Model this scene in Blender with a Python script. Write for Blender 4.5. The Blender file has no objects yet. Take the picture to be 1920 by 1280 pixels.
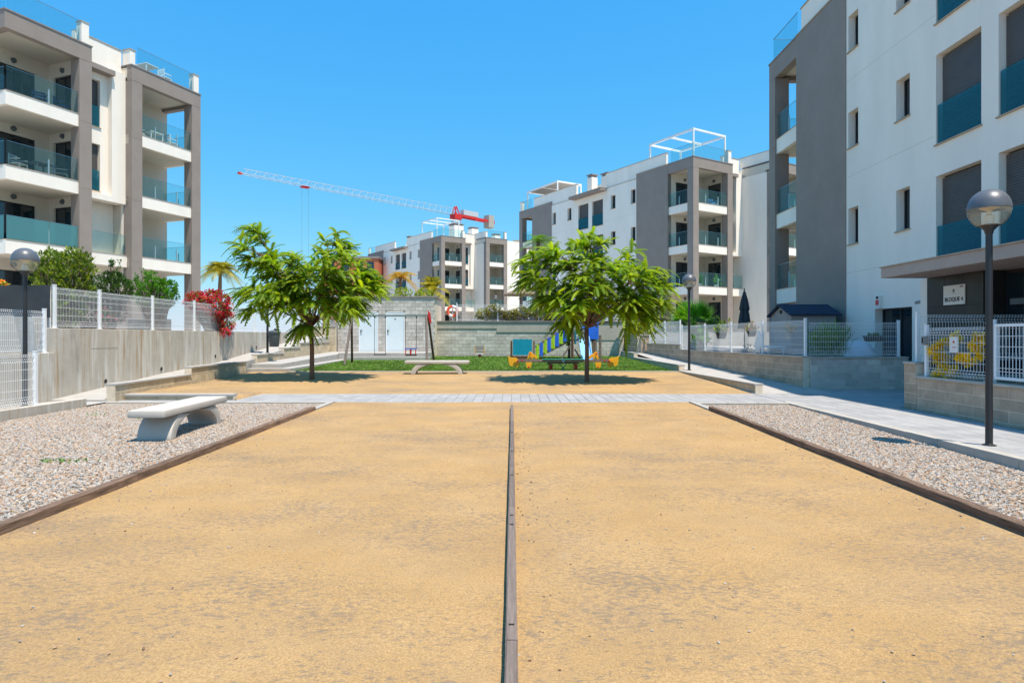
import bpy, bmesh, math, random
from mathutils import Vector, Matrix
R = random.Random(7)
PI = math.pi
S = bpy.context.scene
COL = S.collection

# ------------------------------------------------------------------ camera, sky, sun, exposure
cam_d = bpy.data.cameras.new('camera'); cam = bpy.data.objects.new('camera', cam_d); COL.objects.link(cam)
cam.location = (0, 0, 1.5); cam.rotation_euler = (PI/2, 0, 0)
cam_d.sensor_width = 36; cam_d.lens = 36*1165/1920; cam_d.shift_y = -0.0047
cam_d.clip_end = 3000; cam_d.clip_start = 0.05
S.camera = cam
SUNV = Vector((0.24, -0.27, 1.0)).normalized()
w = bpy.data.worlds.new('World'); S.world = w; w.use_nodes = True
nt = w.node_tree; nt.nodes.clear()
sky = nt.nodes.new('ShaderNodeTexSky'); sky.sky_type = 'NISHITA'; sky.sun_disc = False
sky.sun_elevation = math.asin(SUNV.z); sky.sun_rotation = math.atan2(SUNV.x, SUNV.y)
sky.altitude = 0; sky.air_density = 1.0; sky.dust_density = 0.25; sky.ozone_density = 2.5
# tone of the sky as the photograph renders it: blue nearly even, red and green paling towards the horizon
sep = nt.nodes.new('ShaderNodeSeparateColor'); com = nt.nodes.new('ShaderNodeCombineColor'); nt.links.new(sky.outputs[0], sep.inputs[0])
for i_, (ex_, k_) in enumerate(((1.3, 0.285), (0.56, 1.43), (0.12, 4.0))):
    pw = nt.nodes.new('ShaderNodeMath'); pw.operation = 'POWER'; pw.inputs[1].default_value = ex_; nt.links.new(sep.outputs[i_], pw.inputs[0])
    ml = nt.nodes.new('ShaderNodeMath'); ml.operation = 'MULTIPLY'; ml.inputs[1].default_value = k_; nt.links.new(pw.outputs[0], ml.inputs[0]); nt.links.new(ml.outputs[0], com.inputs[i_])
bg = nt.nodes.new('ShaderNodeBackground'); bg.inputs['Strength'].default_value = 0.15
wo = nt.nodes.new('ShaderNodeOutputWorld')
nt.links.new(com.outputs[0], bg.inputs[0]); nt.links.new(bg.outputs[0], wo.inputs[0])
sl = bpy.data.lights.new('sun', 'SUN'); sl.energy = 5.0; sl.angle = math.radians(0.53); sl.color = (1.0, 0.90, 0.76)
so = bpy.data.objects.new('sun', sl); COL.objects.link(so); so.location = (20, -20, 60)
so.rotation_euler = (-SUNV).to_track_quat('-Z', 'Y').to_euler()
S.view_settings.view_transform = 'Standard'; S.view_settings.look = 'None'
S.view_settings.gamma = 1.0; S.view_settings.exposure = 0.46; S.view_settings.use_curve_mapping = False
S.cycles.use_denoising = True
S.cycles.max_bounces = 8; S.cycles.transparent_max_bounces = 24; S.cycles.caustics_reflective = False; S.cycles.caustics_refractive = False

# ------------------------------------------------------------------ materials
MATS = {}
def lnk(t, a, b): t.links.new(a, b)
def mat(name, col, rough=0.8, var=0.12, scale=2.0, bump=0.0, bscale=60, spec=0.3, metal=0.0, rnd=0.0, col2=None, detail=4, stretch=None, emit=None):
    """procedural principled material: colour noise in world space, fine bump, per-object variation"""
    m = bpy.data.materials.new(name); m.use_nodes = True; t = m.node_tree; n = t.nodes
    b = n['Principled BSDF']; b.inputs['Roughness'].default_value = rough; b.inputs['Metallic'].default_value = metal
    b.inputs['Specular IOR Level'].default_value = spec
    geo = n.new('ShaderNodeNewGeometry'); mp = n.new('ShaderNodeMapping'); lnk(t, geo.outputs['Position'], mp.inputs['Vector'])
    if stretch: mp.inputs['Scale'].default_value = stretch
    no = n.new('ShaderNodeTexNoise'); no.inputs['Scale'].default_value = scale; no.inputs['Detail'].default_value = detail; no.inputs['Roughness'].default_value = 0.6
    lnk(t, mp.outputs[0], no.inputs['Vector'])
    rp = n.new('ShaderNodeValToRGB'); rp.color_ramp.elements[0].position = 0.3; rp.color_ramp.elements[1].position = 0.7
    c2 = col2 if col2 else tuple(min(1, c*(1+var)) for c in col)
    c1 = col if col2 else tuple(c*(1-var) for c in col)
    rp.color_ramp.elements[0].color = (*c1, 1); rp.color_ramp.elements[1].color = (*c2, 1)
    lnk(t, no.outputs['Fac'], rp.inputs[0]); out = rp.outputs[0]
    if rnd:
        oi = n.new('ShaderNodeObjectInfo'); mr = n.new('ShaderNodeMapRange'); mr.inputs['To Min'].default_value = 1-rnd; mr.inputs['To Max'].default_value = 1+rnd
        lnk(t, oi.outputs['Random'], mr.inputs['Value'])
        mx = n.new('ShaderNodeVectorMath'); mx.operation = 'SCALE'; lnk(t, out, mx.inputs[0]); lnk(t, mr.outputs[0], mx.inputs['Scale']); out = mx.outputs[0]
    lnk(t, out, b.inputs['Base Color'])
    if bump:
        nb = n.new('ShaderNodeTexNoise'); nb.inputs['Scale'].default_value = bscale; nb.inputs['Detail'].default_value = 3
        lnk(t, mp.outputs[0], nb.inputs['Vector'])
        bu = n.new('ShaderNodeBump'); bu.inputs['Strength'].default_value = bump; bu.inputs['Distance'].default_value = 0.02
        lnk(t, nb.outputs['Fac'], bu.inputs['Height']); lnk(t, bu.outputs[0], b.inputs['Normal'])
    MATS[name] = m
    return m
def leafmat(name, c1, c2, trans=0.35, c3=None):
    m = bpy.data.materials.new(name); m.use_nodes = True; t = m.node_tree; n = t.nodes
    b = n['Principled BSDF']; o = n['Material Output']; b.inputs['Roughness'].default_value = 0.5; b.inputs['Specular IOR Level'].default_value = 0.3
    g = n.new('ShaderNodeNewGeometry'); rp = n.new('ShaderNodeValToRGB'); lnk(t, g.outputs['Random Per Island'], rp.inputs[0])
    rp.color_ramp.elements[0].color = (*c1, 1); rp.color_ramp.elements[1].color = (*c2, 1)
    if c3: e = rp.color_ramp.elements.new(0.9); e.color = (*c3, 1)
    no = n.new('ShaderNodeTexNoise'); no.inputs['Scale'].default_value = 1.1; lnk(t, g.outputs['Position'], no.inputs['Vector'])
    mr = n.new('ShaderNodeMapRange'); mr.inputs['From Min'].default_value = 0.35; mr.inputs['From Max'].default_value = 0.65; mr.inputs['To Min'].default_value = 0.75; mr.inputs['To Max'].default_value = 1.3; lnk(t, no.outputs['Fac'], mr.inputs['Value'])
    vm = n.new('ShaderNodeVectorMath'); vm.operation = 'SCALE'; lnk(t, rp.outputs[0], vm.inputs[0]); lnk(t, mr.outputs[0], vm.inputs['Scale'])
    lnk(t, vm.outputs[0], b.inputs['Base Color'])
    tr = n.new('ShaderNodeBsdfTranslucent'); gm = n.new('ShaderNodeVectorMath'); gm.operation = 'MULTIPLY'; gm.inputs[1].default_value = (2.0, 1.8, 0.8)
    lnk(t, vm.outputs[0], gm.inputs[0]); lnk(t, gm.outputs[0], tr.inputs['Color'])
    mx = n.new('ShaderNodeMixShader'); mx.inputs[0].default_value = trans; lnk(t, b.outputs[0], mx.inputs[1]); lnk(t, tr.outputs[0], mx.inputs[2]); lnk(t, mx.outputs[0], o.inputs['Surface'])
    MATS[name] = m
    return m
def glassmat(name, tint, gloss=0.12, body=0.0, bodycol=(0.05, 0.2, 0.25)):
    """clear railing glass: tinted transparency + fresnel reflection + a little diffuse body colour"""
    m = bpy.data.materials.new(name); m.use_nodes = True; t = m.node_tree; n = t.nodes; n.remove(n['Principled BSDF']); o = n['Material Output']
    tr = n.new('ShaderNodeBsdfTransparent'); tr.inputs['Color'].default_value = (*tint, 1)
    gl = n.new('ShaderNodeBsdfGlossy'); gl.inputs['Roughness'].default_value = 0.02; gl.inputs['Color'].default_value = (0.95, 0.98, 1, 1)
    lw = n.new('ShaderNodeLayerWeight'); lw.inputs['Blend'].default_value = gloss
    df = n.new('ShaderNodeBsdfDiffuse'); df.inputs['Color'].default_value = (*bodycol, 1)
    m1 = n.new('ShaderNodeMixShader'); m1.inputs[0].default_value = body; lnk(t, tr.outputs[0], m1.inputs[1]); lnk(t, df.outputs[0], m1.inputs[2])
    m2 = n.new('ShaderNodeMixShader'); lnk(t, lw.outputs['Fresnel'], m2.inputs[0]); lnk(t, m1.outputs[0], m2.inputs[1]); lnk(t, gl.outputs[0], m2.inputs[2])
    lnk(t, m2.outputs[0], o.inputs['Surface'])
    MATS[name] = m
    return m

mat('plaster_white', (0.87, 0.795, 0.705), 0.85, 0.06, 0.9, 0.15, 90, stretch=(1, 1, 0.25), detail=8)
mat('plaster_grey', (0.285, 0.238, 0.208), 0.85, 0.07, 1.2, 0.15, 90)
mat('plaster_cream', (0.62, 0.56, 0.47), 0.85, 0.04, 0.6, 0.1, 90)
mat('coping_tan', (0.42, 0.33, 0.24), 0.7, 0.12, 4, 0.1, 60)
mat('coping_grey', (0.24, 0.21, 0.20), 0.7, 0.1, 3, 0.1, 60)
mat('joint_line', (0.60, 0.54, 0.46), 0.9, 0.1, 3)
mat('dark_glass', (0.012, 0.022, 0.03), 0.06, 0.1, 1, spec=0.8)
mat('dark_frame', (0.03, 0.03, 0.033), 0.45, 0.1, 3)
mat('shutter', (0.10, 0.092, 0.088), 0.5, 0.1, 3)
mat('white_paint', (0.80, 0.81, 0.82), 0.45, 0.03, 3)
mat('door_white', (0.68, 0.76, 0.80), 0.4, 0.03, 2)
mat('black_metal', (0.022, 0.023, 0.027), 0.42, 0.15, 6, spec=0.5)
mat('dark_tile', (0.035, 0.031, 0.029), 0.35, 0.25, 3, 0.05, 40, rnd=0.15)
mat('canopy_stone', (0.42, 0.33, 0.28), 0.8, 0.06, 2, 0.15, 80)
mat('chrome', (0.5, 0.52, 0.54), 0.3, 0.05, 3, metal=1.0)
mat('concrete_pale', (0.42, 0.39, 0.345), 0.9, 0.1, 3, 0.25, 70)
mat('bench_stone', (0.50, 0.465, 0.42), 0.8, 0.06, 4, 0.25, 110)
mat('mortar', (0.68, 0.58, 0.46), 0.95, 0.15, 6, 0.3, 80)
mat('block_warm', (0.47, 0.35, 0.25), 0.9, 0.16, 5, 0.5, 90, rnd=0.14)
mat('block_grey', (0.56, 0.515, 0.47), 0.9, 0.14, 5, 0.5, 90, rnd=0.16)
mat('block_tan', (0.53, 0.44, 0.31), 0.9, 0.15, 5, 0.5, 90, rnd=0.12)
mat('paver', (0.33, 0.325, 0.325), 0.85, 0.08, 8, 0.3, 120, rnd=0.10)
mat('paver_bed', (0.22, 0.20, 0.175), 0.95, 0.2, 6, 0.3, 80)
mat('path_stone', (0.40, 0.38, 0.355), 0.88, 0.09, 3, 0.25, 90)
mat('earth', (0.30, 0.24, 0.16), 0.95, 0.2, 0.5, 0.3, 10)
mat('terrace', (0.42, 0.40, 0.37), 0.9, 0.12, 0.8, 0.2, 20)
mat('asphalt', (0.20, 0.20, 0.22), 0.9, 0.15, 1, 0.2, 30)
mat('bark', (0.16, 0.095, 0.065), 0.9, 0.35, 12, 0.6, 40, stretch=(1, 1, 0.25))
mat('palm_bark', (0.20, 0.14, 0.09), 0.95, 0.35, 8, 0.8, 25, stretch=(1, 1, 3))
mat('wood_weathered', (0.235, 0.155, 0.11), 0.9, 0.55, 7, 0.9, 60, stretch=(6, 0.5, 6), rnd=0.15, detail=8)
mat('wood_top', (0.19, 0.15, 0.13), 0.9, 0.3, 9, 0.5, 70, stretch=(8, 0.4, 8), rnd=0.12, detail=8)
mat('wood_brown', (0.115, 0.06, 0.04), 0.8, 0.35, 6, 0.3, 40, stretch=(5, 5, 0.5))
mat('wood_grey', (0.20, 0.155, 0.135), 0.85, 0.25, 6, 0.3, 40, stretch=(5, 5, 0.5))
mat('steel_grey', (0.22, 0.26, 0.27), 0.5, 0.1, 4)
mat('plastic_red', (0.62, 0.03, 0.03), 0.4, 0.08, 4, spec=0.5)
mat('plastic_blue', (0.02, 0.14, 0.70), 0.4, 0.08, 4, spec=0.5)
mat('plastic_lime', (0.36, 0.60, 0.015), 0.4, 0.08, 4, spec=0.5)
mat('plastic_teal', (0.0, 0.27, 0.42), 0.45, 0.08, 4, spec=0.5)
mat('plastic_yellow', (0.85, 0.40, 0.01), 0.4, 0.08, 4, spec=0.5)
mat('plastic_green', (0.02, 0.24, 0.15), 0.4, 0.1, 4, spec=0.5)
mat('plastic_sky', (0.20, 0.46, 0.74), 0.4, 0.06, 3, spec=0.5)
mat('plastic_orange', (0.80, 0.12, 0.05), 0.5, 0.08, 4)
mat('plastic_navy', (0.01, 0.03, 0.10), 0.5, 0.1, 4)
mat('rubber', (0.02, 0.02, 0.02), 0.8, 0.1, 4)
mat('bin_grey', (0.09, 0.11, 0.12), 0.5, 0.1, 4)
mat('crane_white', (0.50, 0.53, 0.57), 0.6, 0.05, 1)
mat('crane_red', (0.60, 0.03, 0.03), 0.6, 0.1, 1)
mat('screen_cloth', (0.045, 0.052, 0.058), 0.9, 0.15, 1.5, 0.3, 120)
mat('brick_orange', (0.50, 0.15, 0.075), 0.9, 0.1, 3)
mat('roof_navy', (0.018, 0.035, 0.065), 0.7, 0.15, 5)
mat('shed_grey', (0.30, 0.29, 0.28), 0.8, 0.05, 4)
mat('cloth_white', (0.62, 0.70, 0.82), 0.9, 0.08, 5)
mat('pot_dark', (0.05, 0.04, 0.038), 0.7, 0.2, 5)
mat('terracotta', (0.45, 0.16, 0.08), 0.8, 0.15, 5)
mat('umbrella_grey', (0.06, 0.065, 0.075), 0.9, 0.2, 6)
mat('thatch', (0.22, 0.17, 0.12), 0.95, 0.3, 15, 0.6, 40)
mat('sign_white', (0.72, 0.70, 0.66), 0.5, 0.03, 3)
mat('sign_ink', (0.06, 0.06, 0.06), 0.6, 0.05, 3)
mat('bulb_ceramic', (0.75, 0.74, 0.70), 0.4, 0.05, 5)
mat('brass', (0.60, 0.38, 0.12), 0.4, 0.05, 5)
mat('beige_tan', (0.50, 0.42, 0.30), 0.85, 0.1, 3)
glassmat('rail_glass', (0.84, 0.945, 0.95), 0.05, 0.05, (0.25, 0.50, 0.55))
glassmat('teal_glass', (0.5, 0.75, 0.8), 0.10, 0.26, (0.05, 0.27, 0.35))  # tinted glass; diffuse teal also paints in the blue sky's reflection
glassmat('milk_glass', (0.55, 0.78, 0.78), 0.08, 0.45, (0.16, 0.42, 0.45))
glassmat('lamp_glass', (0.98, 0.96, 0.90), 0.08, 0.20, (0.95, 0.86, 0.66))
leafmat('leaf_tree', (0.075, 0.175, 0.010), (0.16, 0.29, 0.012), 0.50, (0.26, 0.35, 0.012))
leafmat('leaf_shrub', (0.05, 0.12, 0.015), (0.12, 0.22, 0.02), 0.3, (0.22, 0.28, 0.03))
leafmat('leaf_dark', (0.03, 0.075, 0.015), (0.065, 0.14, 0.02), 0.25)
leafmat('leaf_bright', (0.05, 0.16, 0.01), (0.09, 0.26, 0.015), 0.35)
leafmat('leaf_olive', (0.10, 0.15, 0.03), (0.22, 0.26, 0.06), 0.3, (0.38, 0.33, 0.08))
leafmat('leaf_yellow', (0.55, 0.45, 0.01), (0.85, 0.62, 0.015), 0.4)
leafmat('leaf_lime', (0.15, 0.24, 0.01), (0.30, 0.34, 0.01), 0.35)
leafmat('palm_green', (0.05, 0.14, 0.015), (0.13, 0.24, 0.02), 0.35)
leafmat('palm_gold', (0.18, 0.22, 0.01), (0.42, 0.32, 0.01), 0.35, (0.50, 0.22, 0.02))
leafmat('palm_lime', (0.10, 0.19, 0.012), (0.26, 0.30, 0.014), 0.35, (0.42, 0.30, 0.015))
leafmat('petal_red', (0.50, 0.008, 0.05), (0.75, 0.02, 0.10), 0.25)
leafmat('petal_orange', (0.75, 0.12, 0.005), (0.85, 0.22, 0.01), 0.25)
leafmat('petal_pink', (0.45, 0.04, 0.10), (0.60, 0.10, 0.18), 0.25)

def special_mats():
    # resin-bound ochre sand: fine grain, grey worn drifts, small dark specks
    m = bpy.data.materials.new('sand'); m.use_nodes = True; t = m.node_tree; n = t.nodes; b = n['Principled BSDF']
    b.inputs['Roughness'].default_value = 0.95; b.inputs['Specular IOR Level'].default_value = 0.1
    g = n.new('ShaderNodeNewGeometry')
    def noise(sc, det=5, ro=0.6, st=None):
        x = n.new('ShaderNodeTexNoise'); x.inputs['Scale'].default_value = sc; x.inputs['Detail'].default_value = det; x.inputs['Roughness'].default_value = ro
        if st:
            mp = n.new('ShaderNodeMapping'); mp.inputs['Scale'].default_value = st; lnk(t, g.outputs['Position'], mp.inputs[0]); lnk(t, mp.outputs[0], x.inputs['Vector'])
        else: lnk(t, g.outputs['Position'], x.inputs['Vector'])
        return x.outputs['Fac']
    def ramp(src, a, c):
        r = n.new('ShaderNodeValToRGB'); r.color_ramp.elements[0].position = a[0]; r.color_ramp.elements[1].position = a[1]
        r.color_ramp.elements[0].color = (*c[0], 1); r.color_ramp.elements[1].color = (*c[1], 1); lnk(t, src, r.inputs[0]); return r.outputs[0]
    def mix(f, a, c, mode='MIX'):
        x = n.new('ShaderNodeMix'); x.data_type = 'RGBA'; x.blend_type = mode
        if isinstance(f, float): x.inputs['Factor'].default_value = f
        else: lnk(t, f, x.inputs['Factor'])
        for s, v in ((6, a), (7, c)):
            if isinstance(v, tuple): x.inputs[s].default_value = (*v, 1)
            else: lnk(t, v, x.inputs[s])
        return x.outputs[2]
    base = ramp(noise(1.2, 5), (0.3, 0.7), ((0.425, 0.272, 0.120), (0.475, 0.315, 0.154)))
    grain = ramp(noise(75, 6, 0.95), (0.34, 0.66), ((0.50, 0.46, 0.42), (1.46, 1.48, 1.52)))
    c = mix(1.0, base, grain, 'MULTIPLY')
    drift = ramp(noise(0.62, 9, 0.72, (0.8, 1.3, 1)), (0.47, 0.63), ((0, 0, 0), (1, 1, 1)))
    breakup = ramp(noise(34, 3, 0.6), (0.35, 0.62), ((0.15, 0.15, 0.15), (1, 1, 1)))
    f = mix(1.0, drift, breakup, 'MULTIPLY')
    sx = n.new('ShaderNodeSeparateXYZ'); lnk(t, g.outputs['Position'], sx.inputs[0])
    c = mix(mix(0.45, (0.0, 0.0, 0.0), f), c, (0.27, 0.20, 0.135))
    ad = n.new('ShaderNodeMath'); ad.operation = 'MULTIPLY_ADD'; ad.inputs[1].default_value = 0.55
    lnk(t, noise(0.55, 8, 0.7, (0.7, 1.3, 1)), ad.inputs[0]); lnk(t, noise(30, 6, 0.8, (0.6, 1.2, 1)), ad.inputs[2])
    fleck = ramp(ad.outputs[0], (0.785, 0.885), ((0, 0, 0), (0.9, 0.9, 0.9)))
    c = mix(fleck, c, (0.235, 0.18, 0.13))
    d2 = ramp(noise(2.3, 8, 0.75, (0.55, 1.5, 1)), (0.54, 0.70), ((0, 0, 0), (0.75, 0.75, 0.75)))
    b2_ = ramp(noise(55, 3, 0.7), (0.40, 0.60), ((0.0, 0.0, 0.0), (1, 1, 1)))
    c = mix(mix(0.6, (0.0, 0.0, 0.0), mix(1.0, d2, b2_, 'MULTIPLY')), c, (0.25, 0.18, 0.115))
    pale = ramp(noise(0.8, 6, 0.7, (1.1, 0.8, 1.7)), (0.60, 0.74), ((0, 0, 0), (0.45, 0.45, 0.45)))
    c = mix(pale, c, (0.50, 0.39, 0.26))
    vo = n.new('ShaderNodeTexVoronoi'); vo.inputs['Scale'].default_value = 7.0; vo.inputs['Randomness'].default_value = 1; lnk(t, g.outputs['Position'], vo.inputs['Vector'])
    speck = ramp(vo.outputs['Distance'], (0.045, 0.07), ((1, 1, 1), (0, 0, 0)))
    gate = ramp(noise(1.7, 2), (0.52, 0.60), ((0, 0, 0), (0.8, 0.8, 0.8)))
    c = mix(mix(1.0, speck, gate, 'MULTIPLY'), c, (0.10, 0.06, 0.035))
    lnk(t, c, b.inputs['Base Color'])
    bu = n.new('ShaderNodeBump'); bu.inputs['Strength'].default_value = 0.6; bu.inputs['Distance'].default_value = 0.012
    lnk(t, noise(320, 3), bu.inputs['Height'])
    bu2 = n.new('ShaderNodeBump'); bu2.inputs['Strength'].default_value = 0.35; bu2.inputs['Distance'].default_value = 0.03
    lnk(t, noise(7, 4, 0.6), bu2.inputs['Height']); lnk(t, bu2.outputs[0], bu.inputs['Normal']); lnk(t, bu.outputs[0], b.inputs['Normal']); MATS['sand'] = m
    # loose river gravel stones, colour per stone
    m = bpy.data.materials.new('gravel'); m.use_nodes = True; t = m.node_tree; n = t.nodes; b = n['Principled BSDF']
    b.inputs['Roughness'].default_value = 0.75; b.inputs['Specular IOR Level'].default_value = 0.25
    oi = n.new('ShaderNodeObjectInfo'); r = n.new('ShaderNodeValToRGB'); r.color_ramp.interpolation = 'CONSTANT'
    cs = [(0.0, (0.36, 0.335, 0.305)), (0.2, (0.40, 0.285, 0.195)), (0.40, (0.31, 0.29, 0.275)), (0.55, (0.38, 0.235, 0.145)), (0.68, (0.48, 0.445, 0.405)), (0.78, (0.21, 0.195, 0.185)), (0.9, (0.43, 0.345, 0.26)), (0.96, (0.17, 0.115, 0.08))]
    r.color_ramp.elements[0].color = (*cs[0][1], 1); r.color_ramp.elements[1].position = cs[1][0]; r.color_ramp.elements[1].color = (*cs[1][1], 1)
    for p, cc in cs[2:]: e = r.color_ramp.elements.new(p); e.color = (*cc, 1)
    lnk(t, oi.outputs['Random'], r.inputs[0]); lnk(t, r.outputs[0], b.inputs['Base Color']); MATS['gravel'] = m
    mat('gravel_bed', (0.12, 0.095, 0.075), 0.95, 0.6, 60, 0.8, 60, col2=(0.28, 0.215, 0.16))
    mat('turf_base', (0.045, 0.13, 0.012), 0.95, 0.3, 8, 0.5, 80, col2=(0.08, 0.19, 0.018))
    leafmat('turf_blade', (0.06, 0.185, 0.012), (0.115, 0.30, 0.016), 0.25, (0.24, 0.28, 0.07))
    # board-marked poured concrete with rain streaks
    m = bpy.data.materials.new('concrete_streaked'); m.use_nodes = True; t = m.node_tree; n = t.nodes; b = n['Principled BSDF']; b.inputs['Roughness'].default_value = 0.9; b.inputs['Specular IOR Level'].default_value = 0.2
    g = n.new('ShaderNodeNewGeometry')
    def nz(sc, st, det=5):
        mp = n.new('ShaderNodeMapping'); mp.inputs['Scale'].default_value = st; lnk(t, g.outputs['Position'], mp.inputs[0])
        x = n.new('ShaderNodeTexNoise'); x.inputs['Scale'].default_value = sc; x.inputs['Detail'].default_value = det; x.inputs['Roughness'].default_value = 0.65; lnk(t, mp.outputs[0], x.inputs['Vector']); return x.outputs['Fac']
    def rp(src, a, b_, c1, c2):
        r = n.new('ShaderNodeValToRGB'); r.color_ramp.elements[0].position = a; r.color_ramp.elements[1].position = b_; r.color_ramp.elements[0].color = (*c1, 1); r.color_ramp.elements[1].color = (*c2, 1); lnk(t, src, r.inputs[0]); return r.outputs[0]
    def mx(f, a, c):
        x = n.new('ShaderNodeMix'); x.data_type = 'RGBA'; lnk(t, f, x.inputs['Factor']); lnk(t, a, x.inputs[6])
        if isinstance(c, tuple): x.inputs[7].default_value = (*c, 1)
        else: lnk(t, c, x.inputs[7])
        return x.outputs[2]
    base = rp(nz(2.0, (1, 1, 1)), 0.3, 0.7, (0.42, 0.375, 0.32), (0.52, 0.475, 0.41))
    c = mx(rp(nz(4.0, (1, 1, 0.10)), 0.50, 0.64, (0, 0, 0), (0.9, 0.9, 0.9)), base, (0.60, 0.575, 0.53))
    c = mx(rp(nz(5.5, (1, 1.1, 0.07)), 0.56, 0.68, (0, 0, 0), (0.9, 0.9, 0.9)), c, (0.38, 0.265, 0.15))
    c = mx(rp(nz(2.6, (1, 0.9, 0.16)), 0.58, 0.72, (0, 0, 0), (0.8, 0.8, 0.8)), c, (0.23, 0.21, 0.19))
    lnk(t, c, b.inputs['Base Color'])
    bu = n.new('ShaderNodeBump'); bu.inputs['Strength'].default_value = 0.25; bu.inputs['Distance'].default_value = 0.01; lnk(t, nz(40, (1, 1, 1)), bu.inputs['Height']); lnk(t, bu.outputs[0], b.inputs['Normal'])
    MATS['concrete_streaked'] = m
special_mats()
def M(x): return MATS[x] if isinstance(x, str) else x

# ------------------------------------------------------------------ mesh helpers
class MB:
    """collects polygons; build() links them as ONE mesh object"""
    def __init__(s, f=None): s.v = []; s.f = []; s.T = f
    def add(s, vs, fs):
        o = len(s.v)
        if s.T: vs = [s.T(*p) for p in vs]
        s.v += [tuple(p) for p in vs]; s.f += [tuple(o+i for i in q) for q in fs]; return s
    def box(s, x0, x1, y0, y1, z0, z1):
        return s.add([(x0, y0, z0), (x1, y0, z0), (x1, y1, z0), (x0, y1, z0), (x0, y0, z1), (x1, y0, z1), (x1, y1, z1), (x0, y1, z1)],
                     [(0, 3, 2, 1), (4, 5, 6, 7), (0, 1, 5, 4), (1, 2, 6, 5), (2, 3, 7, 6), (3, 0, 4, 7)])
    def bar(s, a, b, w_, h_=None, up=(0, 0, 1)):
        """rectangular bar from a to b"""
        h_ = h_ or w_; a = Vector(a); b = Vector(b); d = (b-a).normalized(); u = Vector(up)
        if abs(d.dot(u)) > 0.98: u = Vector((0, 1, 0))
        x = d.cross(u).normalized(); y = x.cross(d)
        vs = []
        for p in (a, b):
            for sx, sy in ((-1, -1), (1, -1), (1, 1), (-1, 1)): vs.append(tuple(p+x*sx*w_/2+y*sy*h_/2))
        return s.add(vs, [(0, 3, 2, 1), (4, 5, 6, 7), (0, 1, 5, 4), (1, 2, 6, 5), (2, 3, 7, 6), (3, 0, 4, 7)])
    def tube(s, pts, rad, n=8, cap=True):
        pts = [Vector(p) for p in pts]; m = len(pts)
        rad = rad if isinstance(rad, (list, tuple)) else [rad]*m
        vs = []; prev = None
        for i, p in enumerate(pts):
            d = (pts[min(i+1, m-1)]-pts[max(i-1, 0)]).normalized()
            if prev is None:
                u = Vector((0, 0, 1)) if abs(d.z) < 0.9 else Vector((1, 0, 0)); x = d.cross(u).normalized()
            else:
                x = (prev-d*prev.dot(d)).normalized()
            prev = x; y = d.cross(x)
            for k in range(n):
                a = 2*PI*k/n; vs.append(tuple(p+(x*math.cos(a)+y*math.sin(a))*rad[i]))
        fs = [(i*n+k, i*n+(k+1) % n, (i+1)*n+(k+1) % n, (i+1)*n+k) for i in range(m-1) for k in range(n)]
        if cap: fs += [tuple(range(n))[::-1], tuple((m-1)*n+k for k in range(n))]
        return s.add(vs, fs)
    def lathe(s, prof, c=(0, 0, 0), n=24):
        """prof: (r, z) list round a vertical axis at c"""
        vs = []; fs = []
        for r, z in prof:
            for k in range(n):
                a = 2*PI*k/n; vs.append((c[0]+r*math.cos(a), c[1]+r*math.sin(a), c[2]+z))
        for i in range(len(prof)-1):
            for k in range(n): fs.append((i*n+k, i*n+(k+1) % n, (i+1)*n+(k+1) % n, (i+1)*n+k))
        return s.add(vs, fs)
    def prism(s, poly, fn, t0, t1):
        """extrude a 2D outline: fn(a, b, t) -> xyz"""
        n = len(poly)
        vs = [fn(a, b, t0) for a, b in poly]+[fn(a, b, t1) for a, b in poly]
        return s.add(vs, [tuple(range(n))[::-1], tuple(range(n, 2*n))]+[(i, (i+1) % n, n+(i+1) % n, n+i) for i in range(n)])
    def build(s, name, m, parent=None, loc=(0, 0, 0), smooth=False, bevel=0, recalc=True, rotz=0):
        me = bpy.data.meshes.new(name); me.from_pydata(s.v, [], s.f)
        if recalc or bevel:
            bm = bmesh.new(); bm.from_mesh(me)
            if bevel: bmesh.ops.remove_doubles(bm, verts=bm.verts, dist=1e-5)
            bmesh.ops.recalc_face_normals(bm, faces=bm.faces)
            if bevel:
                ed = [e for e in bm.edges if len(e.link_faces) == 2 and e.calc_face_angle(0) > 0.5]
                bmesh.ops.bevel(bm, geom=ed, offset=bevel, segments=2, affect='EDGES', profile=0.6)
            bm.to_mesh(me); bm.free()
        if smooth: me.shade_smooth() if smooth is True else me.set_sharp_from_angle(angle=math.radians(smooth))
        me.materials.append(M(m))
        o = bpy.data.objects.new(name, me); COL.objects.link(o)
        if parent: o.parent = parent
        o.location = loc; o.rotation_euler.z = rotz
        return o
def tag(o, label=None, cat=None, group=None, kind=None):
    if label: o['label'] = label
    if cat: o['category'] = cat
    if group: o['group'] = group
    if kind: o['kind'] = kind
    elif cat: o['kind'] = 'thing'
    return o
def thing(name, label, cat, loc=(0, 0, 0), rotz=0, group=None):
    o = bpy.data.objects.new(name, None); COL.objects.link(o); o.location = loc; o.rotation_euler.z = rotz; o.empty_display_size = 0.2
    return tag(o, label, cat, group)
KIDS = {}
def copy_tree(o, parent=None):
    c = o.copy(); COL.objects.link(c); c.parent = parent
    for ch in [x for x in bpy.data.objects if x.parent == o]: copy_tree(ch, c)
    return c
def inst(src, name, parent, loc, rotz=0, rot=None):
    o = bpy.data.objects.new(name, src); COL.objects.link(o); o.parent = parent; o.location = loc
    o.rotation_euler = rot if rot else (0, 0, rotz)
    return o
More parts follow.
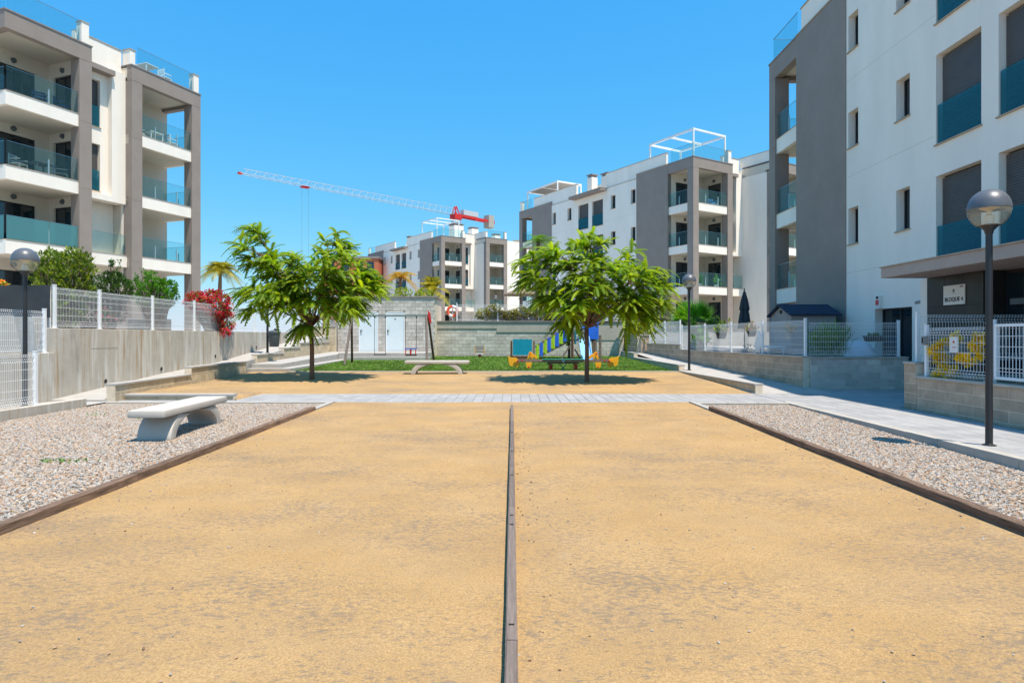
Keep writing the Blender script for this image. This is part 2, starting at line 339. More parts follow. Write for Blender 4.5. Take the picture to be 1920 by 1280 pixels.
def quads(name, Q, m, parent=None, loc=(0, 0, 0)):
    """fast mesh from a list of 4-vertex quads (foliage)"""
    me = bpy.data.meshes.new(name); n = len(Q)
    me.vertices.add(4*n); me.vertices.foreach_set('co', [c for q in Q for p in q for c in p])
    me.loops.add(4*n); me.loops.foreach_set('vertex_index', list(range(4*n)))
    me.polygons.add(n); me.polygons.foreach_set('loop_start', list(range(0, 4*n, 4))); me.polygons.foreach_set('loop_total', [4]*n)
    me.update(calc_edges=True); me.materials.append(M(m))
    o = bpy.data.objects.new(name, me); COL.objects.link(o); o.parent = parent; o.location = loc
    return o
def sheet(name, x0, x1, y0, y1, zf, m, nx=2, ny=2, parent=None, kind='structure'):
    vs = []; fs = []
    for j in range(ny+1):
        for i in range(nx+1):
            x = x0+(x1-x0)*i/nx; y = y0+(y1-y0)*j/ny; vs.append((x, y, zf(x, y)))
    for j in range(ny):
        for i in range(nx): a = j*(nx+1)+i; fs.append((a, a+1, a+nx+2, a+nx+1))
    b = MB(); b.add(vs, fs); o = b.build(name, m, parent, recalc=False)
    if kind: o['kind'] = kind
    return o

def strips(name, V, F_, m, parent=None):
    """foliage made of connected blades: each blade is one island"""
    me = bpy.data.meshes.new(name); me.from_pydata(V, [], F_); me.materials.append(M(m))
    o = bpy.data.objects.new(name, me); COL.objects.link(o); o.parent = parent
    return o

# ------------------------------------------------------------------ ground levels (metres)
def cl(x, a=0.0, b=1.0): return max(a, min(b, x))
def zc(y): return (y-14.2)*0.0072 if y < 14.2 else 0.0                     # bowls court falls gently towards the camera
def zsand(x, y): return (y-16.3)*0.035+0.12*cl((-6.3-x)/0.8)*cl((19.5-y)/3.5) if y > 16.3 else 0.12*cl((-6.3-x)/0.8)
def zturf(y): return 0.22+(y-22.7)*0.018
def zramp(y):
    T = [(0, 0), (14.0, 0), (18.9, 0.36), (22.5, 0.56), (26.0, 0.90), (32.4, 1.50), (40, 1.6)]
    for (a, p), (b, q) in zip(T, T[1:]):
        if y <= b: return p+(q-p)*(y-a)/(b-a)
    return 1.6
def zwalk(y): return cl((y-16.4)*0.042, 0, 2.0)
ground = sheet('ground', -1500, 1500, -60, 2600, lambda x, y: -0.45, 'earth', 2, 2)

# ------------------------------------------------------------------ bowls court
sheet('sand_court', -4.06, 4.06, -3.0, 14.2, lambda x, y: zc(y)+0.004*math.sin(x*1.7+y*0.6)+0.003*math.sin(y*1.9), 'sand', 30, 60)
def timber_line(name, label, x, wd, ht, y0, y1, cuts, mtl, base):
    """sawn sleepers laid end to end; each sleeper is a part"""
    r = thing(name, label, 'timber edging', (x, y0, zc(y0)))
    ys = [y0]+cuts+[y1]
    for i in range(len(ys)-1):
        a, b = ys[i], ys[i+1]; g = 0.004; jx = R.uniform(-0.004, 0.004); jz = R.uniform(-0.004, 0.004)
        mb = MB(); nseg = 8
        vs = []; fs = []
        for k in range(nseg+1):
            yy = a+g+(b-a-2*g)*k/nseg; wv = wd*(1+R.uniform(-0.03, 0.03)); zb = zc(yy)-0.06; zt = zc(yy)+ht+jz+R.uniform(-0.003, 0.003)
            for (xx, zz) in ((-wv/2, zb), (wv/2, zb), (wv/2, zt-0.008), (wv/2-0.008, zt), (-wv/2+0.008, zt), (-wv/2, zt-0.008)): vs.append((xx+jx, yy-y0, zz-zc(y0)))
        for k in range(nseg):
            for q in range(6): fs.append((k*6+q, k*6+(q+1) % 6, (k+1)*6+(q+1) % 6, (k+1)*6+q))
        fs += [tuple(range(6))[::-1], tuple(nseg*6+q for q in range(6))]
        mb.add(vs, fs); s_ = mb.build('sleeper', mtl, r)
        if base:                                                # bolt notches on the dividing beam
            for yy in base:
                if a < yy < b:
                    nb = MB(); nb.box(-0.017, 0.012, yy-y0-0.006, yy-y0+0.006, zc(yy)-zc(y0)+ht-0.004, zc(yy)-zc(y0)+ht+0.007); nb.build('bolt', 'rubber', s_)
    return r
timber_line('timber_edging', 'weathered brown timber edging beside the gravel with the white bench', -4.08, 0.10, 0.085, 1.6, 12.75, [4.1, 6.7, 9.6], 'wood_weathered', None)
timber_line('timber_edging', 'weathered brown timber edging on the lamp post side of the court', 4.08, 0.10, 0.085, 1.6, 12.75, [4.3, 5.7, 8.6, 10.9], 'wood_weathered', None)
timber_line('dividing_beam', 'thin grey timber beam splitting the sand court in two', 0.0, 0.060, 0.085, 1.4, 13.0, [2.3, 3.06, 5.4, 8.2, 10.6], 'wood_top', [3.22, 4.9, 5.15, 6.6, 7.9, 9.4])
def gravel_edge(name, label, x0, x1):
    o = MB(); n = 6
    vs = []; fs = []
    for k in range(n+1):
        y = 12.78+(14.12-12.78)*k/n
        vs += [(x0-0.0, y, zc(y)-0.05), (x1, y, zc(y)-0.05), (x1, y, zc(y)+0.035), (x0, y, zc(y)+0.035)]
    for k in range(n):
        for q in range(4): fs.append((k*4+q, k*4+(q+1) % 4, (k+1)*4+(q+1) % 4, (k+1)*4+q))
    fs += [(3, 2, 1, 0), (n*4, n*4+1, n*4+2, n*4+3)]
    o.add(vs, fs); ob = o.build(name, 'path_stone'); tag(ob, label, 'kerb')
gravel_edge('kerb_edging', 'short white kerb continuing the timber edging on the bench side', -4.14, -4.02)
gravel_edge('kerb_edging', 'short white kerb continuing the timber edging on the lamp post side', 4.02, 4.14)

# ------------------------------------------------------------------ gravel beds: every stone is geometry
def zgl(x, y): return zc(y)-0.012
def zgr(x, y): return zc(y)-0.012-0.075*cl((x-4.1)/2.0)*cl((13.6-y)/7.0)
def scatter(name, label, cat, src, m_src, density, rad, seed, matname, flat=0.6):
    """geometry-node instances of a faceted stone on a sheet"""
    g = bpy.data.node_groups.new(name+'_nodes', 'GeometryNodeTree')
    g.interface.new_socket('Geometry', in_out='INPUT', socket_type='NodeSocketGeometry'); g.interface.new_socket('Geometry', in_out='OUTPUT', socket_type='NodeSocketGeometry')
    gi = g.nodes.new('NodeGroupInput'); go = g.nodes.new('NodeGroupOutput')
    d = g.nodes.new('GeometryNodeDistributePointsOnFaces'); d.inputs['Density'].default_value = density; d.inputs['Seed'].default_value = seed
    ic = g.nodes.new('GeometryNodeMeshIcoSphere'); ic.inputs['Radius'].default_value = rad; ic.inputs['Subdivisions'].default_value = 1
    tr = g.nodes.new('GeometryNodeTransform'); tr.inputs['Scale'].default_value = (1.25, 0.85, flat)
    sm = g.nodes.new('GeometryNodeSetMaterial'); sm.inputs['Material'].default_value = M(matname)
    ip = g.nodes.new('GeometryNodeInstanceOnPoints')
    rr = g.nodes.new('FunctionNodeRandomValue'); rr.data_type = 'FLOAT_VECTOR'; rr.inputs[0].default_value = (-0.5, -0.5, 0); rr.inputs[1].default_value = (0.5, 0.5, 6.28)
    rs = g.nodes.new('FunctionNodeRandomValue'); rs.data_type = 'FLOAT'; rs.inputs[2].default_value = 0.55; rs.inputs[3].default_value = 1.35; rs.inputs['Seed'].default_value = 3
    L_ = g.links.new
    L_(gi.outputs[0], d.inputs['Mesh']); L_(d.outputs['Points'], ip.inputs['Points']); L_(ic.outputs['Mesh'], tr.inputs['Geometry']); L_(tr.outputs[0], sm.inputs['Geometry']); L_(sm.outputs[0], ip.inputs['Instance'])
    L_(rr.outputs[0], ip.inputs['Rotation']); L_(rs.outputs[1], ip.inputs['Scale'])
    L_(ip.outputs[0], go.inputs[0])
    md = src.modifiers.new('scatter', 'NODES'); md.node_group = g
    tag(src, label, cat, kind='stuff')
sheet('gravel_ground', -9.25, -4.13, 0.5, 14.06, lambda x, y: zgl(x, y)-0.006, 'gravel_bed', 2, 20)
sheet('gravel_ground', 4.13, 6.17, 0.5, 13.82, lambda x, y: zgr(x, y)-0.006, 'gravel_bed', 6, 20)
gl_ = sheet('gravel', -9.2, -4.15, 3.6, 14.03, zgl, 'gravel', 2, 20); scatter('gravel', 'loose pink and grey gravel around the white curved bench', 'gravel', gl_, None, 2000, 0.0145, 1, 'gravel')
gr_ = sheet('gravel', 4.15, 6.15, 3.6, 13.78, zgr, 'gravel', 6, 20); scatter('gravel', 'loose pink and grey gravel between timber edging and paved walkway', 'gravel', gr_, None, 2000, 0.0145, 2, 'gravel')

gt = sheet('grit', -4.0, 4.0, 1.5, 14.1, lambda x, y: zc(y)+0.003, 'gravel', 2, 20); scatter('grit', 'stray pebbles and grit scattered over the sand court', 'grit', gt, None, 9, 0.007, 5, 'gravel')
gt = sheet('litter', 0.04, 0.24, 1.5, 12.9, lambda x, y: zc(y)+0.003, 'bark', 1, 20); scatter('litter', 'dry brown leaf litter along the dividing beam', 'litter', gt, None, 38, 0.0075, 9, 'bark')
for sx_, lab_ in ((-1, 'stones spilled from the bench gravel along the timber edging'), (1, 'stones spilled from the lamp side gravel along the timber edging')):
    gt = sheet('spilled_stones', min(sx_*3.6, sx_*4.02), max(sx_*3.6, sx_*4.02), 2.0, 12.7, lambda x, y: zc(y)+0.004, 'gravel', 1, 20); scatter('spilled_stones', lab_, 'grit', gt, None, 14, 0.010, 6+sx_, 'gravel')
# ------------------------------------------------------------------ paving: nearest slabs are pieces, the rest one mass
def paving(parent, rects, tw, td, z, keep=300):
    cells = []
    for (x0, x1, y0, y1) in rects:
        nx = max(1, round((x1-x0)/tw)); ny = max(1, round((y1-y0)/td))
        for j in range(ny):
            for i in range(nx):
                cells.append((x0+(x1-x0)*(i+0.5)/nx, y0+(y1-y0)*(j+0.5)/ny, (x1-x0)/nx, (y1-y0)/ny))
    vis = lambda c: 0 if abs(c[0]) < c[1]*0.84+0.1 else 1
    cells.sort(key=lambda c: (vis(c), c[1]+abs(c[0])*0.2))
    cache = {}
    def mesh(w_, d_):
        k = (round(w_, 3), round(d_, 3))
        if k not in cache:
            mb = MB(); a, b = w_/2-0.004, d_/2-0.004; e = 0.006
            mb.add([(-a, -b, -0.03), (a, -b, -0.03), (a, b, -0.03), (-a, b, -0.03), (-a, -b, -e), (a, -b, -e), (a, b, -e), (-a, b, -e), (-a+e, -b+e, 0), (a-e, -b+e, 0), (a-e, b-e, 0), (-a+e, b-e, 0)],
                   [(0, 1, 5, 4), (1, 2, 6, 5), (2, 3, 7, 6), (3, 0, 4, 7), (4, 5, 9, 8), (5, 6, 10, 9), (6, 7, 11, 10), (7, 4, 8, 11), (8, 9, 10, 11)])
            o = mb.build('paving_slab', 'paver', None, recalc=False); cache[k] = o.data; bpy.data.objects.remove(o)
        return cache[k]
    rest = MB()
    for n_, (x, y, w_, d_) in enumerate(cells):
        dz = R.uniform(-0.002, 0.002)
        if n_ < keep: inst(mesh(w_, d_), 'paving_slab', parent, (x, y, z(x, y)+dz))
        else: rest.box(x-w_/2+0.004, x+w_/2-0.004, y-d_/2+0.004, y+d_/2-0.004, z(x, y)-0.03, z(x, y)+dz)
    if rest.v: o = rest.build('paving_slab_field', 'paver', parent); o['kind'] = 'stuff'
st = sheet('pavement', -10.7, 6.3, 14.2, 16.3, lambda x, y: -0.012, 'paver_bed')
paving(st, [(-6.55, 6.3, 14.2, 16.3), (-9.3, -6.55, 14.2, 14.72), (-10.65, -9.3, 14.2, 14.72)], 0.225, 0.42, lambda x, y: 0.0)
wk = sheet('walkway', 6.32, 11.4, 1.0, 17.9, lambda x, y: -0.012, 'paver_bed')
paving(wk, [(6.33, 8.2, 4.0, 16.4), (8.2, 11.3, 13.3, 17.7)], 0.312, 0.4, lambda x, y: 0.0)
sheet('walkway', 6.33, 8.5, 16.4, 40.0, lambda x, y: zwalk(y), 'path_stone', 1, 8)
def ramp_solid():
    ys = [14.41, 16, 18.9, 20.7, 22.5, 23.5, 24.8, 26, 28, 30, 32.4, 33.2]; vs = []; fs = []
    for y in ys:
        xr = -9.3-0.45*cl((y-14.4)/8.2); z = zramp(y)+0.004
        vs += [(-10.72, y, -0.4), (xr, y, -0.4), (xr, y, z), (-10.72, y, z)]
    for i in range(len(ys)-1):
        for k in range(4): fs.append((i*4+k, i*4+(k+1) % 4, (i+1)*4+(k+1) % 4, (i+1)*4+k))
    n = (len(ys)-1)*4; fs += [(3, 2, 1, 0), (n, n+1, n+2, n+3)]
    o = MB(); o.add(vs, fs); r = o.build('ramp', 'path_stone'); r['kind'] = 'structure'
ramp_solid()
sheet('path', -10.72, -9.3, 0.0, 14.4, lambda x, y: 0.0, 'path_stone')

def stone_row(name, label, p0, p1, w_, z0, z1, ln, m='path_stone', lean=0):
    """kerb made of separate stones between two plan points; origin at p0"""
    p0 = Vector((*p0, 0)); p1 = Vector((*p1, 0)); d = p1-p0; L_ = d.length; a = math.atan2(d.y, d.x)
    r = thing(name, label, 'kerb', (p0.x, p0.y, z0), a)
    n = max(1, round(L_/ln)); s = L_/n
    mb = MB(); mb.box(0.003, s-0.003, -w_/2, w_/2, -0.15, z1-z0); o = mb.build('kerb_stone', m, r, bevel=0.008); me = o.data; o.location = (0, 0, 0)
    for i in range(1, n): inst(me, 'kerb_stone', r, (i*s, R.uniform(-0.003, 0.003), R.uniform(-0.003, 0.003)))
    return r
stone_row('kerb', 'pale kerb stones between the lamp side gravel and the walkway', (6.25, 1.0), (6.25, 14.15), 0.14, -0.15, 0.015, 0.75, 'concrete_pale')
stone_row('kerb', 'pale kerb along the far end of the bench gravel', (-9.2, 14.12), (-4.14, 14.12), 0.12, -0.05, 0.02, 0.8, 'concrete_pale')
stone_row('kerb', 'pale kerb across the far end of the lamp side gravel', (4.14, 13.92), (6.18, 13.92), 0.12, -0.05, 0.02, 0.7, 'concrete_pale')
stone_row('kerb', 'thin white kerb between the tree sand and the artificial lawn', (-8.1, 22.66), (6.1, 22.66), 0.10, 0.1, 0.25, 1.0, 'path_stone')

# ------------------------------------------------------------------ tree sand and lawn
sheet('sand_bed', -9.5, 6.45, 14.8, 22.62, lambda x, y: (zsand(x, y) if (y > 16.32 or x < -6.6) else -0.05)+0.006*math.sin(x*1.3)*math.sin(y*1.1), 'sand', 90, 50)
lawn = sheet('lawn_base', -8.15, 6.1, 22.7, 34.3, lambda x, y: zturf(y), 'turf_base', 4, 8)
Q = []
for _ in range(42000):
    y = 22.74+11.3*R.random()**1.5; x = R.uniform(-8.05, 6.0); z = zturf(y); a = R.uniform(0, 2*PI); h = R.uniform(0.02, 0.045); wv = R.uniform(0.012, 0.03)
    dx, dy = math.cos(a)*wv, math.sin(a)*wv; lx, ly = R.uniform(-0.02, 0.02), R.uniform(-0.02, 0.02)
    Q.append(((x-dx, y-dy, z), (x+dx, y+dy, z), (x+dx*0.3+lx, y+dy*0.3+ly, z+h), (x-dx*0.3+lx, y-dy*0.3+ly, z+h)))
tag(quads('lawn', Q, 'turf_blade'), 'green artificial grass lawn under the playground', 'lawn', kind='stuff')
Q = []
for _ in range(420):
    y = 22.8+8*R.random(); x = R.uniform(-8, 6); z = zturf(y)+0.045; a = R.uniform(0, PI); l = R.uniform(0.02, 0.05)
    c, s = math.cos(a)*l, math.sin(a)*l; Q.append(((x-c, y-s, z), (x+s*0.4, y-c*0.4, z+0.006), (x+c, y+s, z), (x-s*0.4, y+c*0.4, z+0.006)))
tag(quads('fallen_leaves', Q, 'beige_tan'), 'dry fallen leaves scattered over the green lawn', 'leaves', kind='stuff')

# ------------------------------------------------------------------ block walls
def block_wall(name, label, p0, p1, z0, z1, t=0.2, m='block_warm', cop=0.05, over=0.03, copm='concrete_pale', ch=0.2, bl=0.4, group=None, cat='wall', first=0, both=True):
    """mortar core with separate concrete blocks standing proud and coping stones on top"""
    p0 = Vector((*p0, 0)); p1 = Vector((*p1, 0)); d = p1-p0; L_ = d.length; a = math.atan2(d.y, d.x)
    zt = z1-z0-cop
    mb = MB(); mb.box(0.004, L_-0.004, -t/2+0.007, t/2-0.007, -0.1, zt-0.002)
    r = mb.build(name, 'mortar', None, (p0.x, p0.y, z0), rotz=a); tag(r, label, cat, group)
    cache = {}
    def mesh(l, h):
        k = (round(l, 3), round(h, 3))
        if k not in cache:
            q = MB(); q.box(0, l, -t/2, t/2, 0, h); o = q.build('concrete_block', m, None, bevel=0.006); cache[k] = o.data; bpy.data.objects.remove(o)
        return cache[k]
    # courses are counted down from the coping so the top course is whole
    rows = []; z = zt
    while z > 0.02: rows.append((max(0, z-ch), z)); z -= ch
    for j, (za, zb) in enumerate(rows):
        x = -(bl/2 if (j+first) % 2 else 0)
        while x < L_-0.01:
            xa, xb = max(0, x), min(L_, x+bl); x += bl
            if xb-xa < 0.03: continue
            inst(mesh(xb-xa-0.014, zb-za-0.014), 'concrete_block', r, (xa+0.007, R.uniform(-0.0015, 0.0015), za+0.007))
    if cop:
        n = max(1, round(L_/0.8)); s = L_/n
        q = MB(); q.box(0.002, s-0.002, -t/2-over, t/2+over, zt, zt+cop); o = q.build('coping_stone', copm, r, bevel=0.006)
        for i in range(1, n): inst(o.data, 'coping_stone', r, (i*s, R.uniform(-0.002, 0.002), 0))
    return r
# right side of the square
block_wall('block_wall', 'low block wall in front of the entrance gate, nearest the camera', (8.4, 4.6), (8.4, 12.75), -0.02, 0.70, first=1)
block_wall('block_pier', 'taller block pier at the end of the gate wall', (8.4, 12.76), (8.4, 13.16), -0.02, 0.98, bl=0.41)
block_wall('block_wall', 'block wall returning towards the entrance from the gate pier', (8.51, 13.05), (11.2, 13.05), -0.02, 0.70)
block_wall('block_wall', 'shaded grey block wall facing the camera under the garden fence', (8.5, 17.8), (11.3, 17.8), -0.02, 0.93, m='block_grey')
block_wall('block_wall', 'long block wall under the garden fence beside the rising walkway', (8.395, 17.71), (7.45, 27.4), -0.02, 0.95)
block_wall('block_wall', 'short higher block wall at the far end of the garden fence', (7.45, 27.42), (7.02, 31.9), 0.3, 1.17)
block_wall('block_pier', 'block pier at the bend of the rising walkway', (6.65, 32.1), (7.1, 32.1), 0.5, 1.6)
block_wall('block_wall', 'block wall with yellow hedge behind the walkway bend', (6.6, 32.25), (6.15, 38.5), 0.5, 1.62)
block_wall('block_wall', 'low tan block kerb wall along the tree sand, lamp side', (6.52, 16.4), (6.2, 22.6), -0.02, 0.26, m='block_tan', copm='path_stone')
block_wall('block_wall', 'low block wall between lawn and right hand walkway', (6.18, 22.62), (6.18, 31.0), 0.1, 0.48, m='block_tan', copm='path_stone')
block_wall('block_wall', 'short low block wall at the far right corner of the lawn', (6.18, 31.02), (6.18, 37.0), 0.1, 0.70, m='block_grey', copm='path_stone')
# left side of the square
block_wall('block_wall', 'low block wall with pale coping at the foot of the ramp', (-9.3, 14.4), (-9.5, 18.2), -0.02, 0.41, m='block_tan', copm='path_stone')
block_wall('block_wall', 'second step of the low wall between ramp and tree sand', (-9.5, 18.22), (-9.75, 22.55), -0.02, 0.62, m='block_tan', copm='path_stone')
block_wall('block_wall', 'very low wall holding the tree sand behind the white bench', (-9.18, 14.82), (-6.6, 14.82), -0.02, 0.14, t=0.18, m='block_tan', copm='path_stone', ch=0.1)
block_wall('block_wall', 'lowest block of the stepped wall beside the litter bin', (-9.78, 23.6), (-9.78, 26.35), 0.2, 0.83, m='block_tan', copm='path_stone')
block_wall('block_wall', 'middle block of the stepped wall rising along the ramp', (-9.78, 26.37), (-9.78, 28.4), 0.3, 1.03, m='block_tan', copm='path_stone')
block_wall('block_wall', 'highest block of the stepped wall rising along the ramp', (-9.78, 28.42), (-9.78, 33.0), 0.3, 1.23, m='block_tan', copm='path_stone')
block_wall('block_wall', 'plain block wall closing the ramp left of the white doors', (-10.6, 33.3), (-9.42, 33.3), 0.5, 2.08, m='block_tan', copm='concrete_pale')
# steps and walk up to the doors
def step_walk():
    r = thing('steps', 'pale stone steps and walk leading up to the white doors', 'steps', (-9.0, 22.7, 0.2))
    def wedge(x0, x1, y0, y1, za, zb, nm):
        o = MB(); o.add([(x0, y0, 0), (x1, y0, 0), (x1, y1, 0), (x0, y1, 0), (x0, y0, za), (x1, y0, za), (x1, y1, zb), (x0, y1, zb)], [(0, 3, 2, 1), (4, 5, 6, 7), (0, 1, 5, 4), (1, 2, 6, 5), (2, 3, 7, 6), (3, 0, 4, 7)])
        o.v = [(a+9.0, b-22.7, c-0.2) for a, b, c in o.v]; return o.build(nm, 'path_stone', r, bevel=0.01)
    wedge(-9.66, -8.1, 22.6, 23.02, 0.34, 0.34, 'step'); wedge(-8.56, -8.1, 23.02, 33.4, 0.34, 0.40, 'step'); wedge(-9.66, -8.57, 23.03, 33.4, 0.49, 0.70, 'landing')
    wedge(-8.56, -4.2, 30.6, 33.4, 0.70, 0.705, 'landing'); wedge(-8.09, -4.0, 30.15, 30.59, 0.50, 0.50, 'step')
step_walk()
# poured concrete retaining wall
def retaining():
    r = thing('retaining_wall', 'long poured concrete retaining wall with rain streaks along the ramp', 'wall', (-10.8, 14.5, 0))
    segs = [(14.55, 16.9), (16.92, 19.4), (19.42, 22.6), (22.62, 26.0), (26.02, 30.0), (30.02, 34.0)]
    for a, b in segs:
        o = MB(); o.box(-0.12, 0.1+R.uniform(-0.006, 0.006), a-14.5, b-14.5-0.008, -0.3, 1.70); o.build('wall_panel', 'concrete_streaked', r, bevel=0.012)
    o = MB(); o.box(-0.12, 0.1, -6.0, 0.04, -0.3, 1.13); o.build('wall_panel', 'concrete_streaked', r, bevel=0.012)
    o = MB(); o.box(-0.10, 0.107, 1.3, 2.35, 1.20, 1.21); o.build('board_mark', 'concrete_pale', r)
    for y, z in ((16.35, 0.33), (18.95, 0.52), (22.4, 0.80), (26.0, 1.06)):
        o = MB(); o.tube([(0.06, y-14.5, z), (0.113, y-14.5, z)], [0.06, 0.06], 14, cap=False); o.build('drain_pipe', 'coping_grey', r)
        o = MB(); o.tube([(0.08, y-14.5, z), (0.1085, y-14.5, z)], [0.052, 0.052], 14); o.build('drain_hole', 'rubber', r)
retaining()
fo = MB(); fo.box(-9.48, -9.24, 1.0, 13.5, -0.2, 0.16); fo.v = [(a+9.36, b-1.0, c) for a, b, c in fo.v]
tag(fo.build('footing_wall', 'concrete_streaked', None, (-9.36, 1.0, 0), bevel=0.01), 'low concrete footing under the near white mesh fence', 'wall')

# ------------------------------------------------------------------ shed with two white doors and the playground back wall
sh = thing('pump_house', 'grey block pump house with two white doors behind the swings', 'building', (-9.4, 33.5, 0.3))
def face_blocks(root, x0, x1, z0, z1, y, openings, m, ch=0.2, bl=0.4, dep=0.05):
    """front face of concrete blocks laid round the openings (x0,x1,z0,z1), root-local"""
    cache = {}; j = 0; z = z0
    while z < z1-0.02:
        zb = min(z1, z+ch); spans = [(x0, x1)]
        for (a, b, c, d) in openings:
            if c < zb-0.05 and d > z+0.05:
                ns = []
                for (p, q) in spans:
                    if b <= p or a >= q: ns.append((p, q))
                    else:
                        if a > p: ns.append((p, a))
                        if b < q: ns.append((b, q))
                spans = ns
        for p, q in spans:
            x = x0-(bl/2 if j % 2 else 0)
            while x < q:
                xa, xb = max(p, x), min(q, x+bl); x += bl
                if xb-xa < 0.05: continue
                k = (round(xb-xa, 2), round(zb-z, 2))
                if k not in cache:
                    mb = MB(); mb.box(0.006, xb-xa-0.006, -dep, 0.01, 0.006, zb-z-0.006); o = mb.build('concrete_block', m, None); cache[k] = o.data; bpy.data.objects.remove(o)
                inst(cache[k], 'concrete_block', root, (xa, y+R.uniform(-0.002, 0.002), z))
        z = zb; j += 1
o = MB(); o.box(0, 5.25, 0, 3.0, 0, 3.28); o.build('wall_core', 'mortar', sh)
doors = [(1.15, 2.2, 0.4, 2.55), (2.60, 3.62, 0.4, 2.55)]
face_blocks(sh, 0.0, 5.25, 0.0, 3.28, -0.001, doors, 'block_grey')
o = MB(); o.box(-0.06, 5.33, -0.10, 3.05, 3.28, 3.37); o.build('coping', 'coping_grey', sh, bevel=0.01)
for (a, b, c, d) in doors:
    o = MB(); o.box(a, a+0.05, -0.075, 0.0, c, d); o.box(b-0.05, b, -0.075, 0.0, c, d); o.box(a, b, -0.075, 0, d-0.05, d); o.box(a+0.05, b-0.05, -0.06, 0, d-0.2, d-0.05); dr = o.build('door_frame', 'white_paint', sh)
    o = MB(); o.box(a+0.05, b-0.05, -0.045, 0.0, c, d-0.2); dd = o.build('door', 'door_white', sh, bevel=0.004)
    o = MB(); o.box(a+0.10, a+0.14, -0.075, -0.045, c+1.0, c+1.18); o.tube([(a+0.12, -0.075, c+1.12), (a+0.12, -0.10, c+1.12), (a+0.22, -0.10, c+1.12)], 0.012, 8); o.build('handle', 'black_metal', dd)
    o = MB(); o.box((a+b)/2-0.04, (a+b)/2+0.04, -0.05, -0.045, c+1.72, c+1.78); o.build('number_plate', 'bin_grey', dd)
bw = thing('back_wall', 'grey block back wall of the playground with overhanging upper band', 'wall', (-4.15, 34.5, 0.3))
o = MB(); o.box(0, 10.35, 0, 0.3, 0, 2.0); o.build('wall_core', 'mortar', bw)
face_blocks(bw, 0.0, 10.3, 0.0, 1.6, -0.001, [], 'block_grey', 0.2, 0.4, 0.03)
o = MB(); o.box(0.0, 3.3, -0.065, 0.28, 1.64, 2.0); o.box(3.302, 8.0, -0.065, 0.28, 1.44, 2.0); o.build('upper_band', 'concrete_pale', bw, bevel=0.008)
o = MB(); o.box(8.002, 10.3, -0.06, 0.28, 1.0, 2.0); o.build('upper_band', 'concrete_pale', bw, bevel=0.008)
o = MB(); o.box(-0.05, 10.35, -0.11, 0.34, 2.0, 2.07); o.build('coping', 'coping_grey', bw, bevel=0.008)

# ------------------------------------------------------------------ raised terraces round the square
def slab(name, x0, x1, y0, y1, z0, z1, m='terrace'):
    o = MB(); o.box(x0, x1, y0, y1, z0, z1); ob = o.build(name, m); ob['kind'] = 'structure'; return ob
slab('terrace', -90, -10.93, 14.5, 120, -0.4, 1.60)
slab('terrace', -40, -10.93, 5.0, 14.45, -0.4, 1.08, 'asphalt')
slab('terrace', -10.6, 6.1, 34.85, 120, -0.4, 2.28)
slab('terrace', -10.9, -9.3, 34.05, 34.8, -0.4, 1.59)
slab('garden_ground', 8.5, 11.6, 17.92, 40, -0.4, 0.84, 'asphalt')
slab('terrace', 6.3, 90, 40.05, 120, -0.4, 1.80)
slab('terrace', 11.65, 60, 31.0, 40.0, -0.4, 0.9)
slab('entrance_ground', 8.52, 12.2, 2.0, 12.93, -0.4, 0.40, 'terrace')
sheet('pavement', -30, 30, -45, -3.0, lambda x, y: -0.15, 'path_stone')  # unseen pale ground added behind the camera to bounce light onto the facades
sheet('pavement', -40, -10.93, -3.0, 4.95, lambda x, y: -0.15, 'path_stone')  # unseen too, added on the left for more bounced light

# ------------------------------------------------------------------ apartment blocks
FT = [0.28, 3.50, 6.72, 9.94]            # floor lines of the four storeys (local)
RT = 13.40                               # top of the grey frames
CW = 0.60
def grid_wall(mb, a0, a1, z0, z1, holes, d0, d1, fn):
    """wall slab with real openings; fn(a, depth, z) -> xyz; holes (a0,a1,z0,z1)"""
    A = sorted({a0, a1, *[h[i] for h in holes for i in (0, 1) if a0 < h[i] < a1]}); Z = sorted({z0, z1, *[h[i] for h in holes for i in (2, 3) if z0 < h[i] < z1]})
    solid = lambda i, j: 0 <= i < len(A)-1 and 0 <= j < len(Z)-1 and not any(h[0] < (A[i]+A[i+1])/2 < h[1] and h[2] < (Z[j]+Z[j+1])/2 < h[3] for h in holes)
    for i in range(len(A)-1):
        for j in range(len(Z)-1):
            if not solid(i, j): continue
            p, q, r, s = A[i], A[i+1], Z[j], Z[j+1]
            mb.add([fn(p, d0, r), fn(q, d0, r), fn(q, d0, s), fn(p, d0, s)], [(0, 1, 2, 3)]); mb.add([fn(p, d1, r), fn(q, d1, r), fn(q, d1, s), fn(p, d1, s)], [(3, 2, 1, 0)])
            for (ii, jj, e) in ((i-1, j, ((p, r), (p, s))), (i+1, j, ((q, r), (q, s))), (i, j-1, ((p, r), (q, r))), (i, j+1, ((p, s), (q, s)))):
                if not solid(ii, jj):
                    (x1, y1), (x2, y2) = e
                    mb.add([fn(x1, d0, y1), fn(x2, d0, y2), fn(x2, d1, y2), fn(x1, d1, y1)], [(0, 1, 2, 3)])

